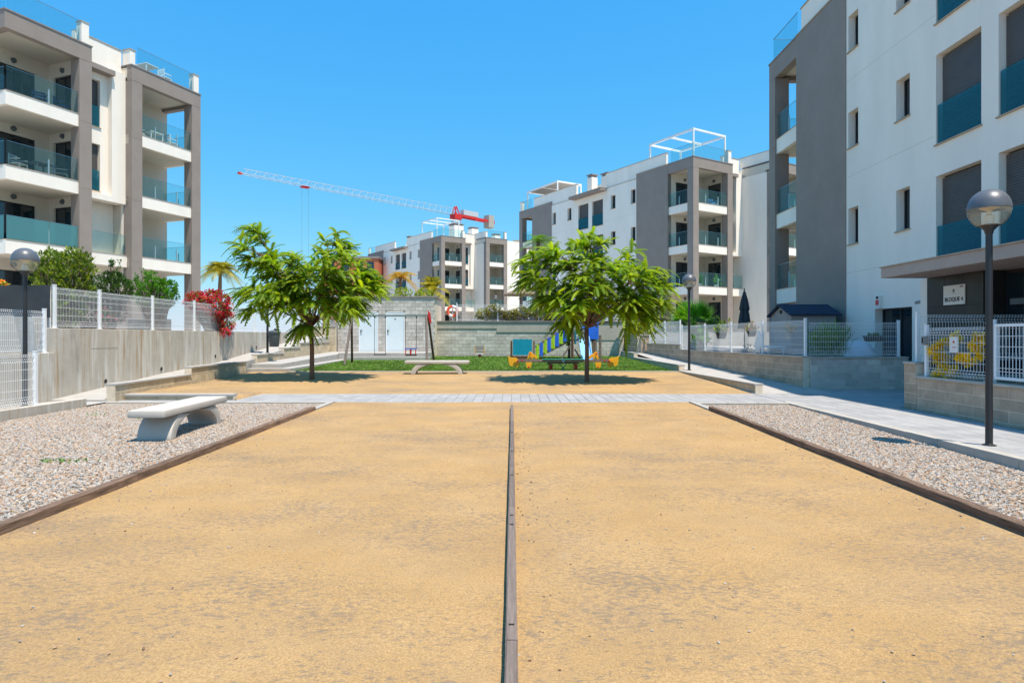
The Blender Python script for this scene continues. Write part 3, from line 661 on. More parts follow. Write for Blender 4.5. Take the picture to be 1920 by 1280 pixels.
def apartment(label, C, eu, ev, zb, L=25.2, W=14.0, vb=(4.3, 6.2, 10.5), s=0.0, end_open=False, far_end=True, lface=True, entrance=False, fface=True, detail=True, pergolas=(), chim=(), furn=(), group='apartment blocks of the same estate', tall_ground=True, corner_col=True):
    root = thing('apartment_block', label, 'building', (C[0], C[1], zb), 0, group)
    F = lambda u, v, z: (eu[0]*u+ev[0]*v, eu[1]*u+ev[1]*v, z)
    nb = lambda: MB(F)
    def P(mb, name, m, par=root, **k): return mb.build(name, m, par, **k)
    ul, ug, body_v = 2.65, 6.3, 0.36
    vb1, vb2, vb3 = vb
    # body behind the facades
    b = nb(); b.box(ul+0.3, L-ul-0.3, body_v, W, -0.8, 12.9); P(b, 'body', 'plaster_white')
    b = nb(); b.box(1.36, ul+0.29, vb1+0.01, vb2-0.01, -0.8, 12.88); P(b, 'body', 'plaster_white')
    if W > vb3+0.5: b = nb(); b.box(0.4-s, ul+0.29, vb3+0.01, W, -0.8, 13.3); P(b, 'body', 'plaster_white')
    # a window on a face: fn maps (along, depth, height)
    def window(fn, a0, a1, z0, z1, kind, dep=0.24):
        mb = MB(); g = 0.045
        def bx(p, q, d0, d1, r, t): mb.add([F(*fn(p, d0, r)), F(*fn(q, d0, r)), F(*fn(q, d1, r)), F(*fn(p, d1, r)), F(*fn(p, d0, t)), F(*fn(q, d0, t)), F(*fn(q, d1, t)), F(*fn(p, d1, t))], [(0, 3, 2, 1), (4, 5, 6, 7), (0, 1, 5, 4), (1, 2, 6, 5), (2, 3, 7, 6), (3, 0, 4, 7)])
        bx(a0, a0+g, dep, dep+0.08, z0, z1); bx(a1-g, a1, dep, dep+0.08, z0, z1); bx(a0+g, a1-g, dep, dep+0.08, z1-g, z1); bx(a0+g, a1-g, dep, dep+0.08, z0, z0+g)
        if a1-a0 > 1.2: bx((a0+a1)/2-0.03, (a0+a1)/2+0.03, dep, dep+0.08, z0+g, z1-g)
        w_ = mb.build('window', 'dark_frame', root)
        mb = MB(); bx(a0+g, a1-g, dep+0.03, dep+0.06, z0+g, z1-g); mb.build('pane', 'dark_glass', w_)
        mb = MB(); bx(a0-0.04, a1+0.04, -0.05, dep-0.002, z0-0.035, z0-0.002); mb.build('sill', 'coping_tan', w_)
        if kind == 'tall':
            mb = MB(); zs = z1-0.06; low = z0+0.15
            while zs > low:
                bx(a0+0.02, a1-0.02, dep-0.075, dep-0.035, zs-0.052, zs); zs -= 0.062
            o = mb.build('shutter', 'shutter', w_); o['kind'] = 'stuff'
            mb = MB(); bx(a0+0.02, a1-0.02, 0.03, 0.046, z0+0.03, z0+1.05); mb.build('balustrade', 'teal_glass', w_)
        return w_
    LF = lambda a, d, z: (a, d, z)                     # long face: depth runs along v
    FF = lambda a, d, z: (d, a, z)                     # front face: depth runs along u
    if lface:
        holes = []; small = [(6.42, 7.02), (9.02, 9.65), (15.55, 16.18), (18.18, 18.78)]; tall = [(10.74, 12.34), (12.87, 14.45)]
        for k, f in enumerate(FT):
            if entrance and k == 0: continue
            for a, c in small: holes.append((a, c, f+1.08, f+2.28, 'small'))
            if k or tall_ground:
                for a, c in tall: holes.append((a, c, f-0.12, f+2.26, 'tall'))
        if entrance: holes.append((7.95, 9.75, 0.45, 2.35, 'garden'))
        joints = [(ug, L-ug, f-0.02, f-0.008, 'joint') for f in FT[1:]]
        b = nb(); grid_wall(b, ug+0.002, L-ug-0.002, -0.8, 13.0, [h for h in holes], 0.0, 0.35, LF); P(b, 'wall', 'plaster_white')
        for (a, c, z0, z1, kd) in holes: window(LF, a, c, z0, z1, kd)
        for f in FT[1:]:
            b = nb(); b.box(ug+0.01, 10.7, -0.0015, 0.004, f-0.02-0.45+0.6, f-0.02-0.45+0.612); b.box(14.5, L-ug-0.01, -0.0015, 0.004, f+0.13, f+0.142); P(b, 'wall_joint', 'joint_line')
        for (a, c) in ((ul, ug), (L-ug, L-ul)):
            b = nb(); b.box(a, c, -0.03, 0.355, -0.8, RT-0.03); P(b, 'grey_panel', 'plaster_grey')
            b = nb()
            for f in FT[1:]: b.box(a+0.01, c-0.01, -0.0318, -0.02, f+0.02, f+0.032)
            P(b, 'panel_joint', 'coping_grey')
            b = nb(); b.box(a-0.02, c+0.01, -0.06, 0.40, RT-0.03, RT+0.02); P(b, 'coping', 'coping_tan')
        b = nb(); b.box(ug+0.01, 10.2, -0.03, 0.4, 13.0, 13.03); b.box(15.0, L-ug-0.01, -0.03, 0.4, 13.0, 13.03); P(b, 'coping', 'coping_tan')
        b = nb(); b.box(10.2, 15.0, -0.75, 0.36, 12.78, 13.0); P(b, 'window_canopy', 'plaster_grey', bevel=0.01)
        b = nb(); b.box(10.18, 15.02, -0.78, 0.36, 13.0, 13.03); P(b, 'coping', 'coping_tan')
        for a, c in ((2.9, 10.4), (14.8, L-2.9)):
            b = nb(); b.box(a, c, 0.06, 0.28, 13.03, 14.35); P(b, 'parapet', 'plaster_white')
            b = nb(); b.box(a-0.03, c+0.03, 0.02, 0.32, 14.35, 14.39); P(b, 'coping', 'coping_tan')
        b = nb(); b.box(10.4, 14.8, 2.0, 4.0, 12.9, 14.3); P(b, 'roof_block', 'plaster_white')
    # ------- a loggia bay
    def bay(u0, u1, v0, v1, opens, cols, doors, lamp=True, glass='rail_glass', low='rail_glass'):
        for (cu, cv) in cols:
            a = u0 if cu == 0 else u1-CW; c = v0 if cv == 0 else v1-CW
            b = nb(); zz = [-0.8, FT[1]-0.3, FT[2]-0.3, FT[3]-0.3, RT-0.8]
            for i in range(4): b.box(a, a+CW, c, c+CW, zz[i]+0.005, zz[i+1]-0.005)
            b.box(a+0.012, a+CW-0.012, c+0.012, c+CW-0.012, -0.8, RT-0.8); P(b, 'column', 'plaster_grey')
        t = 0.34
        b = nb()
        if 'u0' in opens: b.box(u0, u0+t, v0, v1, RT-0.79, RT-0.03)
        if 'u1' in opens: b.box(u1-t, u1, v0, v1, RT-0.79, RT-0.03)
        ua = u0+t if 'u0' in opens else u0; ub = u1-t if 'u1' in opens else u1
        if 'v0' in opens: b.box(ua, ub, v0, v0+t, RT-0.79, RT-0.03)
        if 'v1' in opens: b.box(ua, ub, v1-t, v1, RT-0.79, RT-0.03)
        P(b, 'beam', 'plaster_grey')
        va = v0+t if 'v0' in opens else v0; vc = v1-t if 'v1' in opens else v1
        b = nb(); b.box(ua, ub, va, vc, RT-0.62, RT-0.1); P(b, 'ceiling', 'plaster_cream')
        b = nb(); b.box(u0-0.03, u1+(0.03 if 'u1' in opens else 0), v0-0.03, v1+0.03, RT-0.03, RT+0.03); P(b, 'coping', 'coping_grey')
        for k, f in enumerate(FT[1:]):
            i = 0.07
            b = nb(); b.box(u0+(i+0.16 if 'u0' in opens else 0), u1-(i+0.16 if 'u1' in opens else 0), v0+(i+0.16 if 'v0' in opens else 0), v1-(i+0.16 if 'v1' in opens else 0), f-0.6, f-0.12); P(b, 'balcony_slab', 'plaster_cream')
            runs = []
            if 'u0' in opens: runs.append(('u', u0+i, v0+CW*0.0+i, v1-i))
            if 'u1' in opens: runs.append(('u', u1-i-0.16, v0+i, v1-i))
            if 'v0' in opens: runs.append(('v', v0+i, (u0+i+0.16 if 'u0' in opens else u0), (u1-i-0.16 if 'u1' in opens else u1)))
            if 'v1' in opens: runs.append(('v', v1-i-0.16, (u0+i+0.16 if 'u0' in opens else u0), (u1-i-0.16 if 'u1' in opens else u1)))
            for kind, off, a, c in runs:
                B = (lambda mb, p, q, o0, o1, z0, z1: mb.box(o0, o1, p, q, z0, z1)) if kind == 'u' else (lambda mb, p, q, o0, o1, z0, z1: mb.box(p, q, o0, o1, z0, z1))
                b = nb(); B(b, a, c, off, off+0.16, f-0.6, f); fs = P(b, 'balcony_panel', 'plaster_white')
                b = nb(); B(b, a, c, off-0.02, off+0.18, f+0.001, f+0.026); b.build('coping', 'coping_tan', fs)
                g0 = a+0.06; g1 = c-0.06; n = max(1, round((g1-g0)/1.45)); st_ = (g1-g0)/n
                for q in range(n):
                    b = nb(); B(b, g0+q*st_+0.012, g0+(q+1)*st_-0.012, off+0.05, off+0.066, f+0.05, f+1.06); gp = P(b, 'railing_pane', glass if k else low)
                    b = nb(); B(b, g0+q*st_+0.01, g0+(q+1)*st_-0.01, off+0.046, off+0.07, f+1.06, f+1.072); b.build('top_edge', 'chrome', gp)
                for q in range(1, n):
                    b = nb(); B(b, g0+q*st_-0.02, g0+q*st_+0.02, off+0.08, off+0.12, f+0.03, f+0.7); P(b, 'railing_post', 'white_paint')
        # closed sides: recessed plaster wall with a dark sliding door on every storey
        for side in ('u0', 'u1', 'v0', 'v1'):
            if side in opens: continue
            along_v = side[0] == 'u'
            off = {'u0': u0, 'u1': u1-0.30, 'v0': v0, 'v1': v1-0.30}[side]; dr = -1 if side[1] == '1' else 1
            a, c = (v0, v1) if along_v else (u0+(0.75 if 'u0' in opens else 0), u1-(0.75 if 'u1' in opens else 0))
            hole = []
            if side in doors:
                p, q = doors[side]
                hole = [(p, q, f-0.08, f+2.15) for f in FT]
            fn = (lambda al, d, z: (off+d, al, z)) if along_v else (lambda al, d, z: (al, off+d, z))
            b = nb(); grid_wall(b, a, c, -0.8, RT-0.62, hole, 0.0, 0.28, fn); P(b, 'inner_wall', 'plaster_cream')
            for h in hole:
                d0 = 0.10 if dr == -1 else 0.18
                b = nb(); g = 0.05
                def q_(mb, p, q, r, t_, dd, th): mb.add([fn(p, dd, r), fn(q, dd, r), fn(q, dd+th, r), fn(p, dd+th, r), fn(p, dd, t_), fn(q, dd, t_), fn(q, dd+th, t_), fn(p, dd+th, t_)], [(0, 3, 2, 1), (4, 5, 6, 7), (0, 1, 5, 4), (1, 2, 6, 5), (2, 3, 7, 6), (3, 0, 4, 7)])
                q_(b, h[0], h[0]+g, h[2], h[3], d0, 0.06); q_(b, h[1]-g, h[1], h[2], h[3], d0, 0.06); q_(b, h[0]+g, h[1]-g, h[3]-g, h[3], d0, 0.06); q_(b, (h[0]+h[1])/2-g/2, (h[0]+h[1])/2+g/2, h[2], h[3]-g, d0, 0.06)
                d_ = P(b, 'balcony_door', 'dark_frame')
                b = nb(); q_(b, h[0]+g, h[1]-g, h[2], h[3]-g, d0+0.02, 0.02); b.build('pane', 'dark_glass', d_)
            if lamp and hole:
                for f in FT:
                    p = (hole[0][0]+hole[0][1])/2; b = nb(); n = 14
                    dd = (0.0 if dr == -1 else 0.28)
                    ring = [fn(p+0.13*math.cos(2*PI*k/n), dd+dr*0.0, f+2.42+0.13*math.sin(2*PI*k/n)) for k in range(n)]+[fn(p+0.11*math.cos(2*PI*k/n), dd+dr*0.09, f+2.42+0.11*math.sin(2*PI*k/n)) for k in range(n)]
                    b.add(ring, [tuple(range(n, 2*n))]+[(k, (k+1) % n, n+(k+1) % n, n+k) for k in range(n)]); P(b, 'wall_lamp', 'bin_grey')
    def rail_run(kind, off, a, c, z0, h=1.0):
        n = max(1, round(abs(c-a)/1.5)); st_ = (c-a)/n
        for q in range(n):
            b = nb(); p0, p1 = a+q*st_+0.012, a+(q+1)*st_-0.012
            if kind == 'u': b.box(off, off+0.016, p0, p1, z0, z0+h)
            else: b.box(p0, p1, off, off+0.016, z0, z0+h)
            P(b, 'railing_pane', 'rail_glass')
            b = nb()
            if kind == 'u': b.box(off-0.004, off+0.02, p0, p1, z0+h, z0+h+0.014)
            else: b.box(p0, p1, off-0.004, off+0.02, z0+h, z0+h+0.014)
            P(b, 'railing_edge', 'steel_grey')
    def post(u0, u1, v0, v1, z1=14.45):
        b = nb(); b.box(u0, u1, v0, v1, RT+0.03, z1); P(b, 'parapet_post', 'plaster_white'); b = nb(); b.box(u0-0.03, u1+0.03, v0-0.03, v1+0.03, z1, z1+0.035); P(b, 'coping', 'coping_tan')
    bay(0, ul+0.3, 0, vb1, ('u0', 'v0'), [(0, 0), (0, 1)] if corner_col else [(0, 1)], {'u1': (0.9, min(vb1-0.9, 2.9)), 'v1': (0.95, 2.3)}, low='rail_glass' if corner_col else 'milk_glass')
    rail_run('u', 0.12, 0.12, vb1-0.5, RT+0.06); rail_run('v', 0.12, 0.16, ul-0.2, RT+0.06)
    post(0.06, 0.42, vb1-0.46, vb1-0.1)
    if far_end:
        bay(L-ul-0.3, L, 0, vb1, ('u1', 'v0'), [(1, 0), (1, 1)], {'u0': (0.9, 2.9), 'v1': (L-2.3, L-0.95)}, lamp=False)
        rail_run('v', 0.12, L-ul+0.2, L-0.45, RT+0.06); post(L-0.42, L-0.08, 0.08, 0.42)
    if fface:
        # middle strip between the bays
        zf = FT[2]-0.55
        b = nb(); grid_wall(b, vb1+0.002, vb2-0.002, zf, 13.0, [(vb1+0.12, vb1+0.95, f-0.1, f+2.26) for f in FT[2:]], 0.75, 1.1, FF); P(b, 'wall', 'plaster_white')
        for f in FT[2:]: window(lambda a, d, z: (0.75+d, a, z), vb1+0.12, vb1+0.95, f-0.1, f+2.26, 'tall')
        b = nb(); b.box(0.45, 0.75, vb2-0.75, vb2-0.002, zf, 12.95); b.box(0.46, 0.75, vb1+0.002, vb2-0.75, zf, zf+0.3); P(b, 'bay_frame', 'plaster_white')
        b = nb(); b.box(0.25, 0.75, vb1+0.002, vb2-0.7, 12.55, 12.8); P(b, 'window_canopy', 'plaster_grey')
        b = nb(); grid_wall(b, vb1+0.002, vb2-0.002, -0.8, zf, [(vb1+0.25, vb1+0.95, FT[1]-0.1, FT[1]+2.1)], 1.9, 2.2, FF); P(b, 'wall', 'plaster_cream')
        window(lambda a, d, z: (1.9+d, a, z), vb1+0.25, vb1+0.95, FT[1]-0.1, FT[1]+2.1, 'door', 0.12)
        b = nb(); b.box(0.35, 1.36, vb1+0.002, vb2-0.002, FT[1]-0.6, FT[1]-0.08); b.box(0.35, 0.5, vb1+0.002, vb2-0.002, FT[1]-0.08, FT[1]); P(b, 'balcony_panel', 'plaster_white')
        b = nb(); b.box(0.33, 0.52, vb1+0.002, vb2-0.002, FT[1], FT[1]+0.03); P(b, 'coping', 'coping_tan')
        rail_run('u', 0.42, vb1+0.02, vb2-0.02, FT[1]+0.05)
        b = nb(); b.box(0.75, 1.0, vb1-0.3, vb2-0.002, 13.0, 14.2); P(b, 'parapet', 'plaster_white'); b = nb(); b.box(0.72, 1.03, vb1-0.3, vb2, 14.2, 14.24); P(b, 'coping', 'coping_tan')
        b = nb(); b.box(0.2-s, 0.749, vb2+0.05, vb2+0.35, RT+0.03, 14.25); P(b, 'parapet', 'plaster_white'); b = nb(); b.box(0.17-s, 0.749, vb2+0.02, vb2+0.38, 14.25, 14.29); P(b, 'coping', 'coping_tan')
        op = ('u0', 'v1') if end_open else ('u0',)
        bay(-s, ul+0.3-s, vb2, vb3, op, [(0, 0), (0, 1)], {'u1': (vb2+0.75, vb2+2.2)})
        if s: b = nb(); b.box(ul+0.3-s, ul+0.29, vb2+0.01, vb3-0.01, -0.8, 13.3); P(b, 'body', 'plaster_white')
        b = nb(); b.box(CW-s+0.002, 0.749, vb2-0.04, vb2+0.28, -0.8, RT-0.8); P(b, 'side_wall', 'plaster_white')
        rail_run('u', 0.12-s, vb2+0.4, vb3-0.45, RT+0.06); post(0.06-s, 0.42-s, vb3-0.42, vb3-0.08)
    # roof-top extras
    for (u0, u1, v0, v1, zt, roof) in pergolas:
        pg = nb(); w_ = 0.11
        for a in (u0, u1-w_):
            for c in (v0, v1-w_): pg.box(a, a+w_, c, c+w_, 13.4, zt-0.16)
        for c in (v0, v1-w_): pg.box(u0, u1, c, c+w_, zt-0.16, zt)
        for a in (u0, (u0+u1)/2, u1-w_): pg.box(a, a+w_, v0+w_+0.001, v1-w_-0.001, zt-0.15, zt-0.01)
        o = P(pg, 'pergola', 'white_paint')
        if roof: q = nb(); q.box(u0+0.15, u1-0.15, v0+0.15, v1-0.15, zt-0.10, zt-0.04); q.build('awning', 'shed_grey' if roof == 1 else 'bin_grey', o)
    for (cu, cv, w_, h) in chim:
        b = nb(); b.box(cu-w_/2, cu+w_/2, cv-w_/2, cv+w_/2, 12.9, 12.9+h); o = P(b, 'chimney', 'plaster_white')
        b = nb(); b.box(cu-w_/2+0.06, cu+w_/2-0.06, cv-w_/2+0.06, cv+w_/2-0.06, 12.9+h, 13.1+h); b.box(cu-w_/2-0.06, cu+w_/2+0.06, cv-w_/2-0.06, cv+w_/2+0.06, 13.1+h, 13.2+h); b.build('chimney_cap', 'coping_grey', o)
    return root, F

# the block with the entrance, right of the camera
b4, F4 = apartment('white and grey apartment block with roller shutters and the stone entrance canopy', (11.3, 27.3), (0, -1), (1, 0), 0.0, entrance=True, fface=False, tall_ground=False, group=None)
# the block behind the right tree
ca, sa = math.cos(math.radians(31.2)), math.sin(math.radians(31.2))
b3, F3 = apartment('apartment block with rooftop pergola behind the crown of the right tree', (13.86, 47.5), (-sa, ca), (ca, sa), 1.9, vb=(4.5, 6.2, 10.6), s=2.5, pergolas=((0.35, 5.2, 0.4, 4.1, 15.75, 0), (18.6, 24.4, 0.5, 3.6, 15.6, 1)), chim=((11.2, 1.0, 0.9, 1.5), (13.9, 1.3, 0.7, 2.0), (9.0, 3.2, 0.7, 2.1)), group=None)
ca, sa = math.cos(math.radians(36.5)), math.sin(math.radians(36.5))
b2, F2 = apartment('far apartment block in the middle below the crane', (-9.9, 87.0), (-sa, ca), (ca, sa), 2.25, vb=(4.0, 5.9, 9.6), s=2.5, pergolas=((2.0, 6.5, 0.4, 4.2, 16.3, 0),), chim=((11.2, 1.0, 0.9, 1.6), (4.2, 5.0, 1.6, 2.9), (6.5, 9.5, 1.2, 3.2), (4.5, 12.5, 1.0, 2.2)), group=None)
lv = Vector((0.353, 0.935)).normalized()
b1, F1 = apartment('apartment block with glass balconies above the concrete wall, left of the camera', (-21.8, 26.7), (-lv.y, lv.x), (lv.x, lv.y), 2.2, W=10.2, vb=(3.8, 5.9, 10.24), end_open=True, far_end=False, lface=True, group=None, corner_col=False)

# the entrance of the nearest block: canopy, tiled wall, sign and doors (parts of that block)
def entrance():
    r = b4; X0, Y0 = 11.3, 27.3
    T = lambda x, y, z: (x-X0, y-Y0, z)
    o = MB(T); o.box(9.5, 11.29, 6.0, 16.0, 3.0, 3.26); cn = o.build('entrance_canopy', 'canopy_stone', r, bevel=0.008)
    o = MB(T); o.box(9.47, 11.29, 5.97, 16.03, 3.262, 3.29); o.build('coping', 'coping_tan', cn)
    o = MB(T); o.box(10.68, 11.285, 14.05, 15.98, -0.3, 2.995); wl = o.build('tiled_wall', 'mortar', r); wl.data.materials[0] = M('rubber')
    ts = [(14.06, 14.66), (14.66, 15.32), (15.32, 15.97)]; zz = [0.0, 0.75, 1.5, 2.25, 2.99]
    for a, b in ts:
        for k in range(4):
            q = MB(T); q.box(10.665, 10.70, a+0.004, b-0.004, zz[k]+0.004, zz[k+1]-0.004); q.build('wall_tile', 'dark_tile', wl)
    o = MB(T); o.box(10.68, 11.28, 15.985, 16.25, -0.3, 2.99); o.build('pilaster', 'plaster_white', r)
    o = MB(T); o.box(11.16, 11.28, 9.0, 14.04, -0.3, 2.99); dr = o.build('entrance_recess', 'dark_frame', r)
    for a, b in ((9.1, 10.3), (10.34, 11.5), (11.54, 12.7), (12.74, 13.98)):
        q = MB(T); q.box(11.13, 11.15, a, b, 0.45, 2.9); q.build('entrance_pane', 'dark_glass', dr)
    o = MB(T); o.box(10.90, 10.95, 12.9, 13.6, 2.2, 2.33); o.build('name_plate', 'bin_grey', dr)
    # sign plate with its lettering
    o = MB(T); o.box(10.635, 10.66, 14.60, 15.32, 2.27, 2.74); sg = o.build('sign_plate', 'sign_white', r, bevel=0.004); sg['label'] = 'white plate reading BLOQUE 4'
    def text(body, size, y, z, nm='lettering', off=0.004):
        c = bpy.data.curves.new(nm, 'FONT'); c.body = body; c.size = size; c.extrude = 0.002; c.offset = off; c.align_x = 'CENTER'; c.align_y = 'CENTER'
        tmp = bpy.data.objects.new(nm, c); me = bpy.data.meshes.new_from_object(tmp); bpy.data.objects.remove(tmp)
        me.materials.clear(); me.materials.append(M('sign_ink')); t = bpy.data.objects.new(nm, me); COL.objects.link(t); t.parent = sg
        t.rotation_euler = (PI/2, 0, -PI/2); t.location = T(10.632, y, z)
    text('BLOQUE 4', 0.132, 14.96, 2.395); text('75-86', 0.05, 14.70, 2.69, off=0.002)
    em = MB(T)
    for k in range(5): em.box(10.6315, 10.634, 14.925+k*0.017, 14.933+k*0.017, 2.56+0.012*abs(k-2), 2.66-0.018*abs(k-2))
    em.box(10.6315, 10.634, 14.90, 15.02, 2.535, 2.542); em.build('emblem', 'bin_grey', sg)
    o = MB(T); o.box(11.2, 11.297, 18.95, 19.16, 2.35, 2.75); al = o.build('alarm_box', 'sign_white', r, bevel=0.01); q = MB(T); q.box(11.19, 11.2, 18.98, 19.13, 2.47, 2.62); q.build('alarm_badge', 'plastic_red', al)
    q = MB(T); q.box(11.19, 11.2, 19.0, 19.11, 2.66, 2.73); q.build('alarm_grille', 'rubber', al)
    o = MB(T); o.box(11.05, 11.297, 16.62, 16.72, 2.42, 2.5); o.tube([(11.05, 16.67, 2.46), (10.98, 16.9, 2.42)], 0.045, 10); o.build('camera_arm', 'shed_grey', r)
entrance()

# ------------------------------------------------------------------ welded mesh fences
def fence(label, p0, p1, z0, h, posts, z1=None, folds=(0.0, 1.0), pitch=0.05, rails=4, post_extra=0.04, wire=0.0065, end_posts=True):
    """white posts and mesh panels with V folds; plan p0->p1, base z0 rising to z1; posts = positions along"""
    p0 = Vector((*p0, 0)); p1 = Vector((*p1, 0)); d = p1-p0; L_ = d.length; a = math.atan2(d.y, d.x); z1 = z0 if z1 is None else z1
    r = thing('mesh_fence', label, 'fence', (p0.x, p0.y, z0), a)
    zz = lambda x: (z1-z0)*x/L_
    for x in posts:
        o = MB(); o.box(x-0.03, x+0.03, -0.03, 0.03, zz(x)-0.05, zz(x)+h+post_extra); o.box(x-0.034, x+0.034, -0.034, 0.034, zz(x)+h+post_extra, zz(x)+h+post_extra+0.02)
        o.box(x-0.05, x+0.05, -0.05, 0.05, zz(x), zz(x)+0.012); o.build('post', 'white_paint', r)
    ps = sorted(posts)
    segs = [(ps[i]+0.035, ps[i+1]-0.035) for i in range(len(ps)-1)]
    if ps[0] > 0.3: segs.insert(0, (0, ps[0]-0.035))
    if ps[-1] < L_-0.3: segs.append((ps[-1]+0.035, L_))
    fold_z = [0.12*h, h-0.10]
    prof = [(0.03, 0)]
    for fz in fold_z: prof += [(fz-0.05, 0), (fz, 0.035), (fz+0.05, 0)]
    prof.append((h, 0)); prof = sorted(prof)
    for (xa, xb) in segs:
        o = MB(); n = max(2, int((xb-xa)/pitch)); w_ = wire
        for i in range(n+1):
            x = xa+(xb-xa)*i/n; zo = zz(x); vs = []; fs = []
            for (z, y) in prof: vs += [(x-w_/2, y-w_/2, zo+z), (x+w_/2, y-w_/2, zo+z), (x, y+w_/2, zo+z)]
            for k in range(len(prof)-1):
                for q in range(3): fs.append((k*3+q, k*3+(q+1) % 3, (k+1)*3+(q+1) % 3, (k+1)*3+q))
            o.add(vs, fs)
        rz = [0.04, h-0.015]
        for fz in fold_z: rz += [fz-0.05, fz, fz+0.05]
        rz += [0.12*h+(h-0.10-0.12*h)*k/(rails) for k in range(1, rails)]
        for z in rz:
            y = 0.035 if z in fold_z else 0.0
            o.bar((xa, y+w_, zz(xa)+z), (xb, y+w_, zz(xb)+z), w_*1.2)
        m_ = o.build('mesh_panel', 'white_paint', r, recalc=False); m_['kind'] = 'stuff'
    return r
fence('near white mesh fence on the low footing, in front of the concrete wall', (-9.36, 2.0), (-9.36, 12.25), 0.16, 1.0, [0.1, 2.6, 5.1, 7.6, 10.2])
fence('white mesh fence on the lower end of the concrete wall behind the left lamp', (-10.8, 8.6), (-10.8, 14.45), 1.13, 0.96, [0.8, 3.3, 5.75])
fence('white mesh fence on top of the high concrete wall beside the bougainvillea', (-10.8, 14.62), (-10.8, 33.9), 1.70, 0.97, [0.05, 1.65, 4.05, 6.5, 8.95, 11.4, 13.9, 16.4, 19.2])
fence('tall white mesh fence above the pump house terrace', (-10.3, 34.95), (-4.3, 34.95), 2.28, 1.05, [0.05, 2.5, 5.0])
fence('white mesh fence around the playhouse garden, along the walkway', (8.38, 17.75), (7.46, 27.35), 0.95, 1.02, [0.0, 2.45, 4.75, 7.1, 9.6])
fence('higher white mesh fence at the far end of the garden', (7.45, 27.5), (7.03, 31.8), 1.17, 1.02, [0.02, 2.0, 4.25])
fence('shaded white mesh fence facing the camera over the grey block wall', (8.52, 17.8), (11.28, 17.8), 0.93, 0.98, [2.55], rails=5)
fence('low white mesh fence left of the entrance gate', (8.4, 10.92), (8.4, 12.62), 0.70, 0.98, [0.04, 1.66], pitch=0.075, rails=4)
fence('high white mesh fence on the pier behind the entrance gate', (8.42, 12.98), (11.0, 12.98), 0.98, 0.98, [0.05, 2.5], pitch=0.06)
def gate():
    r = thing('gate', 'white mesh entrance gate on the block wall behind the near lamp post', 'gate', (8.4, 9.2, 0.70), PI/2)
    for x in (0.0, 1.66):
        o = MB(); o.box(x-0.04, x+0.04, -0.04, 0.04, -0.02, 1.10); o.build('post', 'white_paint', r)
    o = MB()
    o.box(0.06, 0.11, -0.025, 0.025, 0.06, 1.02); o.box(1.55, 1.60, -0.025, 0.025, 0.06, 1.02); o.box(0.11, 1.55, -0.025, 0.025, 0.06, 0.11); o.box(0.11, 1.55, -0.025, 0.025, 0.97, 1.02); o.build('gate_frame', 'white_paint', r)
    o = MB()
    for i in range(20): x = 0.15+i*0.0715; o.bar((x, 0, 0.11), (x, 0, 0.97), 0.008)
    for z in (0.2, 0.26, 0.45, 0.63, 0.81): o.bar((0.11, 0.008, z), (1.55, 0.008, z), 0.009)
    m_ = o.build('mesh_panel', 'white_paint', r, recalc=False); m_['kind'] = 'stuff'
    o = MB(); o.box(0.14, 0.24, -0.03, 0.05, 0.55, 0.62); o.tube([(0.2, -0.03, 0.68), (0.2, -0.07, 0.68), (0.36, -0.07, 0.68)], 0.01, 8); o.build('latch', 'brass', r)
gate()
fence('white mesh fence right of the entrance gate, at the picture edge', (8.4, 4.7), (8.4, 9.1), 0.70, 1.0, [0.1, 2.2, 4.3], pitch=0.075)
sn = MB(); sn.box(-0.012, 0.012, -0.11, 0.11, -0.15, 0.15); o = sn.build('notice', 'sign_white', None, (8.36, 11.75, 1.35)); tag(o, 'small white paper notice tied to the fence near the gate', 'notice')
q = MB(); q.box(-0.0135, -0.012, -0.07, 0.03, -0.06, -0.045); q.box(-0.0135, -0.012, -0.03, 0.02, 0.03, 0.07); q.build('print', 'plastic_red', o)
mbx = MB(); mbx.box(-0.05, 0.05, -0.04, 0.04, -0.09, 0.09); o = mbx.build('intercom', 'shed_grey', None, (8.34, 12.55, 1.42), bevel=0.006); tag(o, 'small grey intercom box on the fence post by the pier', 'intercom')
q = MB(); q.box(-0.053, -0.05, -0.025, 0.025, -0.05, 0.06); q.build('speaker', 'rubber', o)
# dark privacy screen
def screen():
    r = thing('privacy_screen', 'dark cloth privacy screen stretched above the terrace wall behind the left lamp', 'screen', (-24, 14.62, 1.7))
    o = MB(); n = 60; vs = []; fs = []
    for i in range(n+1):
        x = 13.15*i/n; w_ = 0.03*math.sin(i*0.9)+0.015*math.sin(i*2.3); sag = 0.02*math.sin(i*1.4)
        vs += [(x, w_, 0.25), (x, w_*1.6, 0.65), (x, w_*0.4, 1.02-abs(sag))]
        vs += [(x, w_+0.006, 0.25), (x, w_*1.6+0.006, 0.65), (x, w_*0.4+0.006, 1.02-abs(sag))]
    for i in range(n):
        a = i*6
        for k in (0, 1): fs.append((a+k, a+6+k, a+7+k, a+1+k)); fs.append((a+3+k, a+4+k, a+10+k, a+9+k))
    o.add(vs, fs); o.build('cloth', 'screen_cloth', r, smooth=True, recalc=False)
    for x in (0.0, 2.6, 5.2, 7.8, 10.4, 13.05): q = MB(); q.box(x-0.03, x+0.03, 0.05, 0.11, -0.6, 1.0); q.build('post', 'white_paint', r)
screen()
cw = MB(); cw.box(-24, -10.93, 14.46, 14.60, 1.08, 1.97); o = cw.build('terrace_wall', 'concrete_streaked', None, (0, 0, 0)); o.data.transform(Matrix.Translation((17, -14.5, -1.08))); o.location = (-17, 14.5, 1.08); tag(o, 'grey concrete terrace wall under the dark privacy screen', 'wall')
